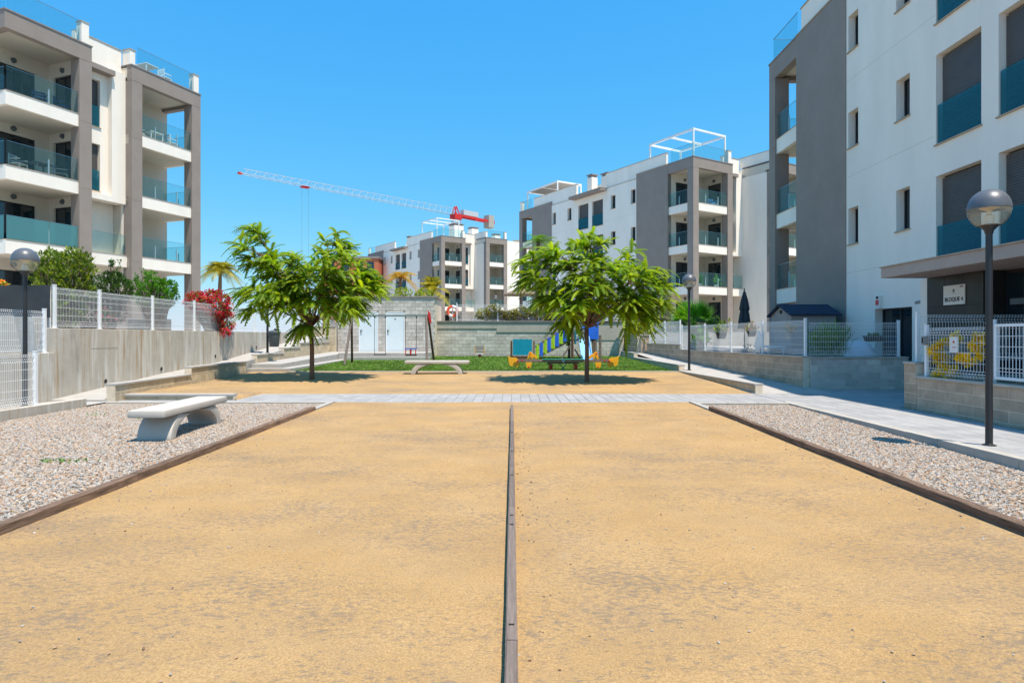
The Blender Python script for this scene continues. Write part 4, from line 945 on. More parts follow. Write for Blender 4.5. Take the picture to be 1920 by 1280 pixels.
gw = MB(); gw.box(-3.6, 3.6, -0.12, 0.12, 0, 0.5); tag(gw.build('garden_wall', 'plaster_grey', None, (-15.4, 21.4, 1.6)), 'low grey garden wall behind the high white mesh fence', 'wall')

# ------------------------------------------------------------------ globe street lamps
def street_lamp(label, loc, h=3.52, sc=1.0):
    r = thing('street_lamp', label, 'street lamp', loc, 0, None)
    hd = h-0.25*sc                                         # centre of the globe
    o = MB(); o.lathe([(0.0, 0), (0.085*sc, 0), (0.085*sc, 0.012), (0.050*sc, 0.022), (0.045*sc, 0.03), (0.041*sc, hd-0.36*sc), (0.048*sc, hd-0.35*sc), (0.055*sc, hd-0.31*sc), (0.115*sc, hd-0.245*sc), (0.12*sc, hd-0.23*sc), (0.0, hd-0.23*sc)], n=20); o.build('pole', 'black_metal', r, smooth=30)
    A, B = 0.252*sc, 0.25*sc
    o = MB(); pr = [(A*math.cos(t), B*math.sin(t)) for t in [PI/2*i/12 for i in range(13)]]
    o.lathe([(A*1.012, -0.015*sc), (A*1.012, 0.02*sc)]+[(max(0.001, a), b+0.01*sc) for a, b in pr[1:]], (0, 0, hd), 28); o.build('shade', 'lamp_cap', r, smooth=40)
    o = MB(); o.lathe([(A*math.cos(t), B*1.10*math.sin(t)) for t in [-PI/2*0.64+PI/2*0.64*i/12 for i in range(13)]], (0, 0, hd-0.012*sc), 28); o.build('globe', 'lamp_glass', r, smooth=True, recalc=False)
    o = MB(); o.lathe([(0.0, -0.23*sc), (0.065*sc, -0.23*sc), (0.065*sc, -0.11*sc), (0.03*sc, -0.09*sc), (0.03*sc, -0.04*sc), (0.055*sc, -0.02*sc), (0.06*sc, 0.03*sc), (0.0, 0.05*sc)], (0, 0, hd), 14); o.build('bulb', 'bulb_ceramic', r, smooth=40)
    o = MB(); o.lathe([(0.12*sc, 0.0), (0.05*sc, -0.03*sc), (0.03*sc, -0.045*sc)], (0, 0, hd), 14); o.build('reflector', 'brass', r, smooth=40, recalc=False)
    return r
mat('lamp_cap', (0.10, 0.11, 0.13), 0.38, 0.08, 5, spec=0.5)
street_lamp('globe street lamp at the walkway kerb, nearest the camera', (6.58, 8.57, 0.0))
street_lamp('globe street lamp behind the near fence beside the concrete wall', (-10.5, 13.4, 0.0), 3.4)
street_lamp('globe street lamp beside the rising walkway, by the garden fence', (6.5, 22.8, 0.27))
street_lamp('globe street lamp with a litter bin on the ramp', (-9.72, 24.7, 0.86))
street_lamp('globe street lamp among the yellow palms above the pump house', (-9.2, 51.0, 2.28), 4.2)
street_lamp('small far globe street lamp in front of the middle block', (-2.1, 80.0, 2.28), 4.55)
street_lamp('slim lamp post at the far right corner of the lawn', (6.5, 33.5, 0.72), 3.5)
def bin_():
    r = thing('litter_bin', 'grey hanging litter bin fixed to the lamp post on the ramp', 'bin', (-9.42, 24.62, 1.1))
    o = MB(); o.lathe([(0.0, 0.0), (0.16, 0.0), (0.175, 0.02), (0.225, 0.55), (0.215, 0.55), (0.165, 0.03), (0.0, 0.03)], n=22); o.build('bucket', 'bin_grey', r, smooth=40)
    o = MB(); o.lathe([(0.20, 0.54), (0.245, 0.54), (0.245, 0.60), (0.20, 0.62), (0.06, 0.66), (0.0, 0.66)], n=22); o.build('lid', 'bin_grey', r, smooth=40)
    o = MB(); o.box(0.02, 0.14, -0.08, 0.08, 0.64, 0.72); o.build('ash_cap', 'black_metal', r)
    o = MB(); o.box(-0.27, -0.17, -0.03, 0.03, 0.2, 0.26); o.box(-0.27, -0.2, -0.03, 0.03, 0.45, 0.5); o.build('bracket', 'black_metal', r)
bin_()

# ------------------------------------------------------------------ arched stone benches
def bench(label, loc, rotz):
    r = thing('stone_bench', label, 'bench', loc, rotz, 'arched stone benches')
    o = MB(); o.box(-1.12, 1.12, -0.27, 0.27, 0.36, 0.47); o.build('seat', 'bench_stone', r, bevel=0.028, smooth=35)
    for s_ in (-1, 1):
        n = 14; out = []; inn = []
        for i in range(n+1):
            z = 0.358*i/n; out.append((0.90*math.sqrt(1-(z/0.52)**2), z))
        for i in range(n+1):
            t = i/n; ang = 0.0+1.34*t; inn.append((0.74*math.cos(ang), 0.352*math.sin(ang)))
        poly = out+[(0.30, 0.358), (inn[-1][0], 0.358)]+inn[::-1]
        m_ = MB(); k = len(inn)
        # strip between outer and inner outline, extruded across the bench
        oo = out+[(0.40, 0.358)]; 
        a = [(s_*x, z) for x, z in out]; b = [(s_*x, z) for x, z in inn]
        vs = []; fs = []
        for y in (-0.25, 0.25):
            for p in a: vs.append((p[0], y, p[1]))
            for p in b: vs.append((p[0], y, min(p[1], 0.357)))
        N = len(a)
        for i in range(N-1):
            fs += [(i, i+1, N+i+1, N+i), (2*N+i, 3*N+i, 3*N+i+1, 2*N+i+1), (i, 2*N+i, 2*N+i+1, i+1), (N+i, N+i+1, 3*N+i+1, 3*N+i)]
        fs += [(0, N, 3*N, 2*N), (N-1, 2*N-1+2*N-N, 3*N-1+N, 2*N-1)] if False else [(0, N, 3*N, 2*N), (N-1, 3*N-1, 4*N-1, 2*N-1)]
        m_.add(vs, fs); m_.build('leg', 'bench_stone', r, bevel=0.012, smooth=35)
    return r
bench('white arched stone bench standing on the gravel, nearest the camera', (-5.38, 10.15, -0.045), PI/2+0.05)
bench('arched stone bench on the tree sand in front of the lawn', (-2.63, 21.9, 0.19), 0.0)

# ------------------------------------------------------------------ playground
def swing():
    zt = zturf(27.4); r = thing('swing_set', 'wooden A-frame swing set with two seats on the lawn', 'swing set', (-5.4, 27.4, zt))
    for s_ in (-1, 1):
        for k in (-1, 1):
            o = MB(); o.tube([(s_*1.82+k*s_*0.05-s_*0.0, k*0.85, -0.05), (s_*1.66+s_*0.03*k, k*0.06, 2.16)], [0.055, 0.05], 12); o.build('leg', 'wood_grey' if k < 0 else 'wood_brown', r, smooth=40)
    o = MB(); o.bar((-1.86, 0, 2.12), (1.80, 0, 2.12), 0.07, 0.09); o.build('beam', 'steel_grey', r, bevel=0.008)
    o = MB(); o.prism([(1.70, 2.36), (1.80, 2.22), (1.85, 1.78), (1.76, 1.80), (1.70, 2.1)], lambda a, b, t: (a, t, b), -0.06, 0.06); o.build('end_cap', 'plastic_red', r, bevel=0.01)
    def chains(x, w_, zb, nm):
        for a in (-1, 1):
            o = MB(); o.tube([(x+a*w_, 0, 2.08), (x+a*w_, 0, zb)], 0.011, 6); o.build('chain', 'black_metal', r)
            o = MB(); o.box(x+a*w_-0.025, x+a*w_+0.025, -0.03, 0.03, 2.02, 2.075); o.build('hanger', 'rubber', r)
    chains(-0.42, 0.24, 0.42, 'a'); o = MB(); o.box(-0.69, -0.15, -0.09, 0.09, 0.39, 0.425); o.build('flat_seat', 'rubber', r, bevel=0.01)
    chains(0.95, 0.24, 0.66, 'b')
    o = MB(); o.box(0.71, 1.19, -0.13, 0.13, 0.36, 0.41); o.build('toddler_seat', 'rubber', r, bevel=0.01)
    o = MB()
    for y in (-0.13, 0.13): o.bar((0.71, y, 0.66), (1.19, y, 0.66), 0.04)
    o.bar((0.71, -0.13, 0.66), (0.71, 0.13, 0.66), 0.04); o.bar((1.19, -0.13, 0.66), (1.19, 0.13, 0.66), 0.04); o.build('seat_rail', 'plastic_blue', r)
    for x in (0.73, 0.93, 0.97, 1.17):
        o = MB(); o.bar((x, -0.13, 0.41), (x, -0.13, 0.64), 0.035); o.build('seat_bar', 'plastic_red', r)
swing()
def seesaw():
    zt = zturf(23.6)-0.01; r = thing('spring_seesaw', 'four seat spring seesaw with yellow animal panels on the lawn edge', 'seesaw', (1.93, 23.5, zt))
    H = 0.36
    for y in (-0.14, 0.14):
        o = MB(); o.box(-1.85, 1.85, y-0.03, y+0.03, H-0.045, H+0.045); o.build('beam', 'wood_grey', r, bevel=0.008)
    o = MB(); o.box(-0.78, 0.78, -0.2, 0.2, H+0.046, H+0.07); o.build('centre_board', 'plastic_green', r, bevel=0.006)
    o = MB(); o.box(-0.60, 0.60, -0.10, 0.10, H-0.10, H-0.046); o.build('spring_plate', 'black_metal', r)
    o = MB(); o.box(-0.04, 0.04, -0.18, -0.171, H-0.03, H+0.035); o.build('badge', 'plastic_sky', r)
    for x in (-0.47, 0.47):
        pts = [(x+0.075*math.cos(t), 0.075*math.sin(t), 0.01+(H-0.13)*i/64) for i, t in enumerate([2*PI*4.5*k/64 for k in range(65)])]
        o = MB(); o.tube(pts, 0.017, 8); o.build('spring', 'plastic_red', r, smooth=True)
        o = MB(); o.box(x-0.12, x+0.12, -0.12, 0.12, -0.01, 0.012); o.build('foot_plate', 'black_metal', r)
    o = MB(); o.bar((-0.16, 0, H-0.06), (0, 0, 0.10), 0.03); o.bar((0.16, 0, H-0.06), (0, 0, 0.10), 0.03); o.box(-0.05, 0.05, -0.05, 0.05, -0.01, 0.1); o.build('stop_frame', 'plastic_green', r)
    for s_ in (-1, 1):
        f = lambda a, b, t: (s_*a, t, b)
        o = MB(); o.prism([(2.08, H+0.20), (1.98, H+0.13), (1.78, H+0.13), (1.70, H+0.05), (1.70, H-0.02), (1.86, H-0.06), (1.92, H-0.22), (2.02, H-0.16), (2.06, H+0.0)], f, -0.20, -0.17); o.build('end_panel', 'plastic_yellow', r, bevel=0.006)
        o = MB(); o.prism([(1.66, H-0.05), (1.88, H-0.05), (1.86, H-0.20), (1.74, H-0.25), (1.66, H-0.17)], f, -0.13, -0.10); o.build('leg_guard', 'plastic_yellow', r, bevel=0.006)
        o = MB(); o.prism([(1.36, H+0.07), (1.28, H+0.33), (1.22, H+0.36), (1.15, H+0.28), (1.00, H+0.20), (0.96, H+0.10), (1.02, H+0.06), (1.10, H+0.14), (1.18, H+0.06), (1.22, H+0.16), (1.28, H+0.06)], f, -0.03, 0.0); o.build('handle_panel', 'plastic_yellow', r, bevel=0.005)
        o = MB(); o.prism([(1.18, H-0.05), (1.42, H-0.05), (1.40, H-0.22), (1.32, H-0.30), (1.22, H-0.24)], f, -0.20, -0.17); o.build('leg_guard', 'plastic_yellow', r, bevel=0.006)
        for bx_, bz in ((1.55, H+0.01), (1.72, H+0.0), (1.30, H-0.22), (1.25, H+0.27)):
            o = MB(); o.tube([(s_*bx_, -0.172, bz), (s_*bx_, -0.225, bz)], 0.03, 10); o.build('bolt_cap', 'plastic_red', r)
        o = MB(); o.tube([(s_*1.25, -0.12, H+0.27), (s_*1.25, 0.12, H+0.27)], 0.018, 8); o.build('grip', 'plastic_red', r)
        o = MB(); o.box(min(s_*1.42, s_*1.72), max(s_*1.42, s_*1.72), -0.16, 0.16, H+0.046, H+0.07); o.build('seat', 'wood_brown', r, bevel=0.006)
seesaw()
def tower():
    zt = zturf(31.5); r = thing('climbing_tower', 'climbing tower with lime and blue picket ramp, pale slide and blue roof panel', 'playground tower', (3.0, 31.5, zt))
    # posts of the platform, legs
    for x, y, h, m_ in ((0.0, -0.6, 1.95, 'wood_brown'), (-0.05, 0.6, 2.6, 'wood_grey'), (1.15, -0.6, 1.2, 'wood_grey'), (1.2, 0.6, 2.0, 'wood_grey'), (1.40, -0.5, 1.2, 'wood_grey')):
        o = MB(); o.box(x-0.06, x+0.06, y-0.06, y+0.06, -0.05, h); o.build('post', m_, r, bevel=0.01)
    o = MB(); o.box(-0.05, 1.2, -0.6, 0.6, 0.92, 1.0); o.build('platform', 'wood_brown', r)
    o = MB(); o.bar((-0.55, -0.6, 0.0), (-0.12, -0.6, 0.68), 0.07); o.bar((0.42, -0.6, 0.0), (0.12, -0.6, 0.5), 0.07); o.build('brace', 'wood_grey', r)
    # sloped rail with nine pickets
    x0, x1 = -1.72, -0.13
    za = lambda x: 0.42+(x-x0)/(x1-x0)*0.98
    for y in (-0.62, 0.55):
        o = MB(); o.bar((x0-0.1, y+0.03, za(x0)+0.18), (x1+0.1, y+0.03, za(x1)+0.30), 0.05, 0.07); o.bar((x0-0.1, y+0.03, za(x0)-0.38), (x1+0.1, y+0.03, za(x1)-0.38), 0.05, 0.07); o.build('ramp_rail', 'wood_grey', r)
        for k in range(9):
            x = x0+(x1-x0)*k/8; z = za(x)
            o = MB(); o.prism([(-0.055, -0.47), (0.055, -0.47), (0.055, 0.30), (0.03, 0.335), (-0.03, 0.335), (-0.055, 0.30)], lambda a, b, t: (x+a, t, z+b*0.85), y-0.02, y+0.0); o.build('picket', 'plastic_lime' if k % 2 == 0 else 'plastic_blue', r, bevel=0.004)
    o = MB(); o.add([(x0-0.15, -0.58, 0.02), (x0-0.15, 0.55, 0.02), (-0.05, 0.55, 0.95), (-0.05, -0.58, 0.95), (x0-0.15, -0.58, -0.03), (x0-0.15, 0.55, -0.03), (-0.05, 0.55, 0.90), (-0.05, -0.58, 0.90)], [(0, 1, 2, 3), (4, 7, 6, 5), (0, 3, 7, 4), (1, 5, 6, 2), (2, 6, 7, 3), (0, 4, 5, 1)]); o.build('ramp', 'wood_brown', r)
    # teal arched panel on the far side of the tower, slide, blue roof
    o = MB(); o.box(0.15, 0.2, -0.62, 0.0, 0.75, 1.45); o.build('side_panel', 'plastic_teal', r)
    pts = [(-0.6, 0.98), (-0.9, 0.9), (-1.9, 0.12), (-2.25, 0.03), (-2.5, 0.03)]
    o = MB(); vs = []; fs = []; sec = [(0.30, 0.16), (0.34, 0.16), (0.34, -0.02), (0.30, 0.0), (0.76, 0.0), (0.72, -0.02), (0.72, 0.16), (0.76, 0.16)]
    sec = [(0.28, 0.20), (0.31, 0.20), (0.33, 0.03), (0.77, 0.03), (0.79, 0.20), (0.82, 0.20), (0.80, -0.02), (0.30, -0.02)]
    for (y, z) in pts:
        for (x, h) in sec: vs.append((x, y, z+h))
    m8 = len(sec)
    for i in range(len(pts)-1):
        for k in range(m8): fs.append((i*m8+k, i*m8+(k+1) % m8, (i+1)*m8+(k+1) % m8, (i+1)*m8+k))
    fs += [tuple(range(m8)), tuple((len(pts)-1)*m8+k for k in range(m8))[::-1]]
    o.add(vs, fs); o.build('slide', 'plastic_sky', r)
    o = MB(); o.box(0.26, 0.36, -0.66, -0.56, 0.9, 1.12); o.box(0.74, 0.84, -0.66, -0.56, 0.9, 1.12); o.build('slide_guard', 'plastic_blue', r)
    o = MB(); o.box(0.70, 1.30, -0.68, -0.62, 0.98, 1.92); o.build('roof_panel', 'plastic_blue', r, bevel=0.02)
    o = MB(); o.prism([(0.45, 1.62), (0.72, 1.80), (0.72, 1.62), (0.56, 1.52)], lambda a, b, t: (a, t, b), -0.68, -0.63); o.build('roof_fin', 'plastic_blue', r)
    o = MB()
    for x in (0.44, 0.62): o.box(x-0.03, x+0.03, -0.67, -0.63, 1.05, 1.62)
    for z in (1.07, 1.3, 1.5): o.box(0.44, 0.62, -0.665, -0.635, z-0.03, z+0.03)
    o.build('side_ladder', 'plastic_navy', r)
tower()
def wall_panel_toy():
    zt = zturf(31.2); r = thing('play_panel', 'teal play panel with scalloped top between two wooden posts', 'play panel', (0.52, 31.2, zt))
    for x in (-0.55, 0.58): o = MB(); o.box(x-0.05, x+0.05, -0.05, 0.05, -0.05, 0.92); o.build('post', 'wood_brown' if x < 0 else 'wood_grey', r, bevel=0.01)
    top = [(-0.48+0.96*i/24, 0.98+0.035*abs(math.sin(i/24*PI*3.5))) for i in range(25)]
    o = MB(); o.prism([(-0.48, 0.20), (0.48, 0.20)]+top[::-1], lambda a, b, t: (a, t, b), -0.02, 0.02); o.build('panel', 'plastic_teal', r)
    o = MB(); o.box(-0.5, 0.53, -0.05, 0.05, 0.0, 0.15); o.build('base_board', 'wood_brown', r)
wall_panel_toy()
def rocker():
    zt = zturf(33.0); r = thing('spring_rocker', 'small spring rocker with yellow side posts by the back wall', 'spring rocker', (-1.72, 33.0, zt))
    pts = [(0.07*math.cos(t), 0.07*math.sin(t), 0.01+0.16*i/48) for i, t in enumerate([2*PI*4*k/48 for k in range(49)])]
    o = MB(); o.tube(pts, 0.02, 7); o.build('spring', 'plastic_red', r, smooth=True)
    for x in (-0.24, 0.24): o = MB(); o.prism([(0.0, 0.16), (0.28, 0.2), (0.10, 0.58), (-0.02, 0.58)], lambda a, b, t: (x+t, a-0.15, b), -0.015, 0.015); o.build('side_panel', 'plastic_yellow', r)
    o = MB(); o.box(-0.22, 0.22, 0.02, 0.05, 0.38, 0.60); o.build('backrest', 'shed_grey', r); o = MB(); o.box(-0.22, 0.22, -0.16, 0.1, 0.16, 0.2); o.build('foot_board', 'sign_white', r); o = MB(); o.box(-0.22, 0.22, -0.12, 0.08, 0.28, 0.31); o.build('seat', 'wood_brown', r)
rocker()
def buoy():
    r = thing('lifebuoy', 'orange and white lifebuoy on a post by the pool fence', 'lifebuoy', (-3.37, 35.2, 2.94))
    R0, r0 = 0.27, 0.075; n, m_ = 40, 12
    for k in range(8):
        o = MB(); vs = []; fs = []; st_ = 5
        for i in range(st_+1):
            a = 2*PI*(k*st_+i)/n
            for q in range(m_):
                b = 2*PI*q/m_; rr = R0+r0*math.cos(b); vs.append((rr*math.cos(a), r0*math.sin(b)*0.8, rr*math.sin(a)))
        for i in range(st_):
            for q in range(m_): fs.append((i*m_+q, i*m_+(q+1) % m_, (i+1)*m_+(q+1) % m_, (i+1)*m_+q))
        o.add(vs, fs); o.build('ring_section', 'white_paint' if k in (1, 5) else 'plastic_orange', r, smooth=True)
    o = MB(); o.box(-0.03, 0.03, 0.08, 0.14, -0.66, 0.35); o.build('post', 'white_paint', r)
buoy()
fence('white pool fence behind the vines above the back wall', (-3.2, 35.0), (6.0, 35.0), 2.37, 0.95, [0.1, 2.4, 4.7, 7.0, 9.1])

# ------------------------------------------------------------------ tower crane
def crane():
    X, Y, H = -12.9, 144.0, 29.6
    tip = Vector((-47.0, 107.0)); base = Vector((X, Y)); d = (tip-base); Ln = d.length; a = math.atan2(d.y, d.x)
    r = thing('tower_crane', 'white lattice tower crane with red counter jib over the far block', 'crane', (X, Y, 0), a)
    o = MB(); w_ = 0.075; n = 30; hj = 1.45; wj = 0.6
    tp = lambda x: hj*(1-0.35*x/Ln)
    o.bar((0.5, -wj, H), (Ln, -wj, H), w_); o.bar((0.5, wj, H), (Ln, wj, H), w_); o.bar((0.5, 0, H+tp(0)), (Ln-0.8, 0, H+tp(Ln)), w_)
    for i in range(n):
        xa = 0.5+(Ln-1.3)*i/n; xb = 0.5+(Ln-1.3)*(i+0.5)/n; xc = 0.5+(Ln-1.3)*(i+1)/n
        for s_ in (-1, 1): o.bar((xa, s_*wj, H), (xb, 0, H+tp(xb)), 0.034); o.bar((xb, 0, H+tp(xb)), (xc, s_*wj, H), 0.034)
        o.bar((xa, -wj, H), (xc, wj, H), 0.03)
    o.build('jib', 'crane_white', r, recalc=False)
    o = MB()
    for s_ in (-1, 1):
        for t_ in (-1, 1): o.bar((s_*0.7, t_*0.7, -0.4), (s_*0.7, t_*0.7, H-1), 0.16)
    for k in range(18):
        z = k*(H-1)/18; z2 = (k+1)*(H-1)/18
        for s_ in (-1, 1): o.bar((-0.7, s_*0.7, z), (0.7, s_*0.7, z2), 0.08); o.bar((s_*0.7, -0.7, z2), (s_*0.7, 0.7, z), 0.08)
    o.build('mast', 'crane_white', r, recalc=False)
    o = MB(); o.box(-1.0, 1.2, -0.9, 0.9, H-1.0, H+0.2)
    for s_ in (-1, 1): o.bar((0.9, s_*0.5, H), (0.3, s_*0.3, H+2.0), 0.2); o.bar((-0.7, s_*0.5, H), (0.3, s_*0.3, H+2.0), 0.2)
    o.build('slewing_head', 'crane_red', r)
    o = MB(); o.box(-12.0, -0.8, -0.75, -0.5, H-0.3, H+0.2); o.box(-12.0, -0.8, 0.5, 0.75, H-0.3, H+0.2); o.box(-12.0, -11.0, -0.7, 0.7, H-0.6, H+0.3); o.build('counter_jib', 'crane_red', r)
    o = MB(); o.box(-6.5, -1.8, -0.6, 0.6, H+0.35, H+1.5); o.build('winch_house', 'crane_white', r); o = MB(); o.box(-11.6, -9.8, -0.9, 0.9, H-1.6, H+1.4); o.build('counterweight', 'concrete_pale', r)
    o = MB(); o.box(Ln*0.742, Ln*0.770, -0.5, 0.5, H-0.35, H-0.1); o.build('trolley', 'crane_red', r); o = MB(); o.box(Ln-0.5, Ln+0.15, -0.3, 0.3, H-0.1, H+0.2); o.build('jib_tip', 'crane_red', r)
    o = MB()
    for x in (0.742, 0.768): o.bar((Ln*x, 0, H-0.4), (Ln*x, 0, 3.0), 0.035)
    o.build('hoist_rope', 'steel_grey', r)
crane()

# ------------------------------------------------------------------ trees with feathery compound leaves
def rv(a): return Vector((R.uniform(-a, a), R.uniform(-a, a), R.uniform(-a, a)))
def frond(V, FA, p, d, ln, wd, droop, n=10):
    """one feathery compound leaf: arching stalk, two toothed half blades folded down from it"""
    d = d.normalized(); side = d.cross(Vector((0, 0, 1)))
    if side.length < 0.1: side = Vector((1, 0, 0))
    side = (side.normalized()+rv(0.2)).normalized(); o = len(V); m = 2*n; fold = R.uniform(0.25, 0.7)
    for i in range(m+1):
        t = i/m; q = p+d*ln*t+Vector((0, 0, -droop*ln*t*t)); tang = (d+Vector((0, 0, -2*droop*t))).normalized()
        w_ = wd*(0.35+2.4*t*(1-t)+0.1)*(1.0 if i % 2 else 0.30)
        if i == m: w_ = 0.004
        for s_ in (-1, 0, 1):
            e = q if s_ == 0 else q+(side*s_+tang*0.5+Vector((0, 0, -fold))).normalized()*w_
            V.append(tuple(e))
    for i in range(m):
        a = o+i*3; FA.append((a, a+1, a+4, a+3)); FA.append((a+1, a+2, a+5, a+4))
def feather_tree(label, loc, lobes, trunk_h, tips_per, seed, trunk_r=0.085, lean=(0, 0), fl=(0.45, 0.72), leaf='leaf_tree', fr=(9, 12), wd=0.10):
    R.seed(seed)
    r = thing('tree', label, 'tree', loc)
    top = Vector((lean[0], lean[1], trunk_h)); o = MB()
    o.tube([(0, 0, -0.1), (0.0, 0, 0.08), (lean[0]*0.4+0.01, lean[1]*0.4, trunk_h*0.5), tuple(top)], [trunk_r*1.25, trunk_r, trunk_r*0.86, trunk_r*0.8], 12); o.build('trunk', 'bark', r, smooth=True)
    limbs = MB(); V = []; FA = []
    for (cx, cy, cz, rad) in lobes:
        c = Vector((cx, cy, cz)); mid = top.lerp(c, 0.5)+Vector((0, 0, 0.12))+rv(0.08)
        limbs.tube([tuple(top-Vector((0, 0, 0.05))), tuple(mid), tuple(c)], [trunk_r*0.42, trunk_r*0.24, trunk_r*0.12], 6)
        for _ in range(int(tips_per*rad*rad*2.2)+3):
            v = rv(1.0)
            while v.length > 1 or v.length < 0.2: v = rv(1.0)
            v = v.normalized()*(v.length**0.45)
            e = c+Vector((v.x*rad, v.y*rad, v.z*rad*0.85))
            st_ = c.lerp(mid, R.random()*0.6)
            limbs.tube([tuple(st_), tuple(st_.lerp(e, 0.5)+Vector((0, 0, 0.06))), tuple(e)], [0.014, 0.010, 0.005], 4, cap=False)
            out = (e-Vector((lean[0], lean[1], trunk_h+0.6))); out.z *= 0.5; out.normalize()
            for _k in range(R.randint(*fr)):
                a = R.uniform(0, 2*PI); d = Vector((math.cos(a), math.sin(a), R.uniform(-0.15, 0.65)))*0.8+out*0.7
                back = st_.lerp(e, R.uniform(0.55, 1.0))
                frond(V, FA, back, d, R.uniform(*fl), wd, R.uniform(0.25, 0.85))
    limbs.build('limbs', 'bark', r, smooth=True, recalc=False)
    strips('crown', V, FA, leaf, r)
    return r
LT = [(-1.85, 0.1, 4.75, 0.42), (-1.55, -0.3, 4.05, 0.72), (-1.15, 0.5, 3.55, 0.85), (-0.5, -0.7, 3.35, 0.8), (-0.3, 0.7, 3.5, 0.8), (0.62, 0.2, 4.35, 0.62), (0.75, -0.5, 3.6, 0.85), (1.25, 0.5, 3.3, 0.85), (1.5, -0.2, 2.75, 0.7), (1.2, -0.8, 2.35, 0.55), (-1.75, -0.3, 2.55, 0.65), (-1.2, 0.6, 2.6, 0.7), (-0.35, -0.9, 2.4, 0.6), (0.5, 0.8, 2.7, 0.8), (0.05, -0.35, 1.75, 0.28), (0.0, 0.0, 2.5, 0.7), (0.1, -0.6, 2.9, 0.7), (1.75, 0.0, 3.1, 0.5), (-0.9, -0.9, 2.9, 0.6)]
feather_tree('feathery green shade tree in the sand, bench side', (-6.44, 20.0, 0.12), LT, 1.75, 8.5, 11, 0.08, (-0.02, 0))
RT_ = [(0.12, 0.0, 4.35, 0.5), (-1.3, 0.3, 3.75, 0.7), (-0.6, -0.4, 3.85, 0.7), (0.1, 0.5, 3.5, 0.85), (0.3, -0.6, 3.2, 0.8), (1.25, 0.2, 3.85, 0.72), (1.95, 0.0, 3.15, 0.6), (1.3, -0.6, 3.1, 0.75), (-1.75, -0.2, 3.35, 0.5), (-1.2, -0.5, 2.75, 0.65), (-0.75, 0.6, 2.8, 0.75), (-0.6, -0.9, 2.45, 0.5), (0.9, -0.7, 2.45, 0.65), (1.35, 0.4, 2.35, 0.7), (1.55, -0.3, 1.95, 0.5), (-0.5, 0.1, 2.0, 0.38), (0.0, -0.7, 2.75, 0.7), (0.0, 0.3, 2.4, 0.6), (1.9, -0.3, 2.5, 0.5), (0.6, 0.7, 2.6, 0.75)]
feather_tree('feathery green shade tree in the sand, in front of the seesaw', (2.32, 19.3, 0.10), RT_, 1.72, 7.5, 23, 0.075, (0.0, 0))
feather_tree('small olive green feathery tree behind the garden fence', (7.9, 36.0, 0.8), [(0, 0, 2.6, 0.9), (-0.6, 0.3, 2.2, 0.7), (0.6, -0.2, 2.1, 0.7), (0.1, -0.4, 1.7, 0.6), (0.8, 0.2, 2.9, 0.6)], 1.3, 6, 31, 0.06, (0, 0), leaf='leaf_olive', fr=(6, 8))

# ------------------------------------------------------------------ palms
def palm(name, label, loc, h, n, ln, droop, leaf, seed, tr=0.13, dead=0, up=0.6):
    R.seed(seed); r = thing(name, label, 'palm', loc)
    o = MB(); m_ = 8; o.tube([(0.03*math.sin(i), 0, h*i/m_-0.1*(i == 0)) for i in range(m_+1)], [tr*(1.25-0.4*i/m_)*(1+0.06*(-1)**i) for i in range(m_+1)], 10); o.build('trunk', 'palm_bark', r, smooth=True)
    for k in range(n):
        Q = []; a = 2*PI*k/n+R.uniform(-0.3, 0.3); el = R.uniform(0.15, 1.1)*up*2-0.1; d = Vector((math.cos(a)*math.cos(el), math.sin(a)*math.cos(el), math.sin(el))); L_ = ln*R.uniform(0.8, 1.1); dr = droop*R.uniform(0.7, 1.3); p = Vector((0, 0, h))
        side = d.cross(Vector((0, 0, 1))).normalized(); m = 26; prev = p
        for i in range(1, m+1):
            t = i/m; q = p+d*L_*t+Vector((0, 0, -dr*L_*t*t)); tang = (q-prev).normalized(); w_ = L_*0.30*math.sin(PI*min(1, 0.12+t*0.86))
            for s_ in (-1, 1):
                o_ = (side*s_+tang*0.7+Vector((0, 0, -0.35))).normalized(); c = tang*L_/m*0.34
                Q.append((tuple(q-c), tuple(q+c), tuple(q+o_*w_+c*0.2), tuple(q+o_*w_*0.98-c*0.2)))
            s2 = side*0.018; Q.append((tuple(prev-s2), tuple(prev+s2), tuple(q+s2*0.8), tuple(q-s2*0.8))); prev = q
        quads('frond', Q, leaf, r)
    return r
palm('palm_tree', 'yellow green palm tree right of the left block, beyond the fence', (-28.2, 60, 1.6), 6.3, 44, 2.7, 0.8, 'palm_lime', 41, 0.18)
palm('palm_tree', 'drooping golden palm in front of the far middle block', (-8.55, 47.5, 2.28), 3.7, 18, 1.9, 0.85, 'palm_gold', 42, 0.12)
palm('palm_tree', 'lime green palm right of the golden palm above the pump house', (-5.9, 46.0, 2.28), 2.5, 18, 2.3, 0.65, 'palm_lime', 43, 0.13, up=0.8)
palm('palm_tree', 'dark green palm rising above the left side of the right tree', (1.75, 42.0, 2.28), 5.6, 16, 1.6, 0.6, 'palm_green', 44, 0.15)
palm('palm_tree', 'short green palm left of the golden palm above the pump house', (-10.6, 46.0, 2.28), 1.3, 12, 1.9, 0.5, 'palm_lime', 45, 0.12, up=0.85)
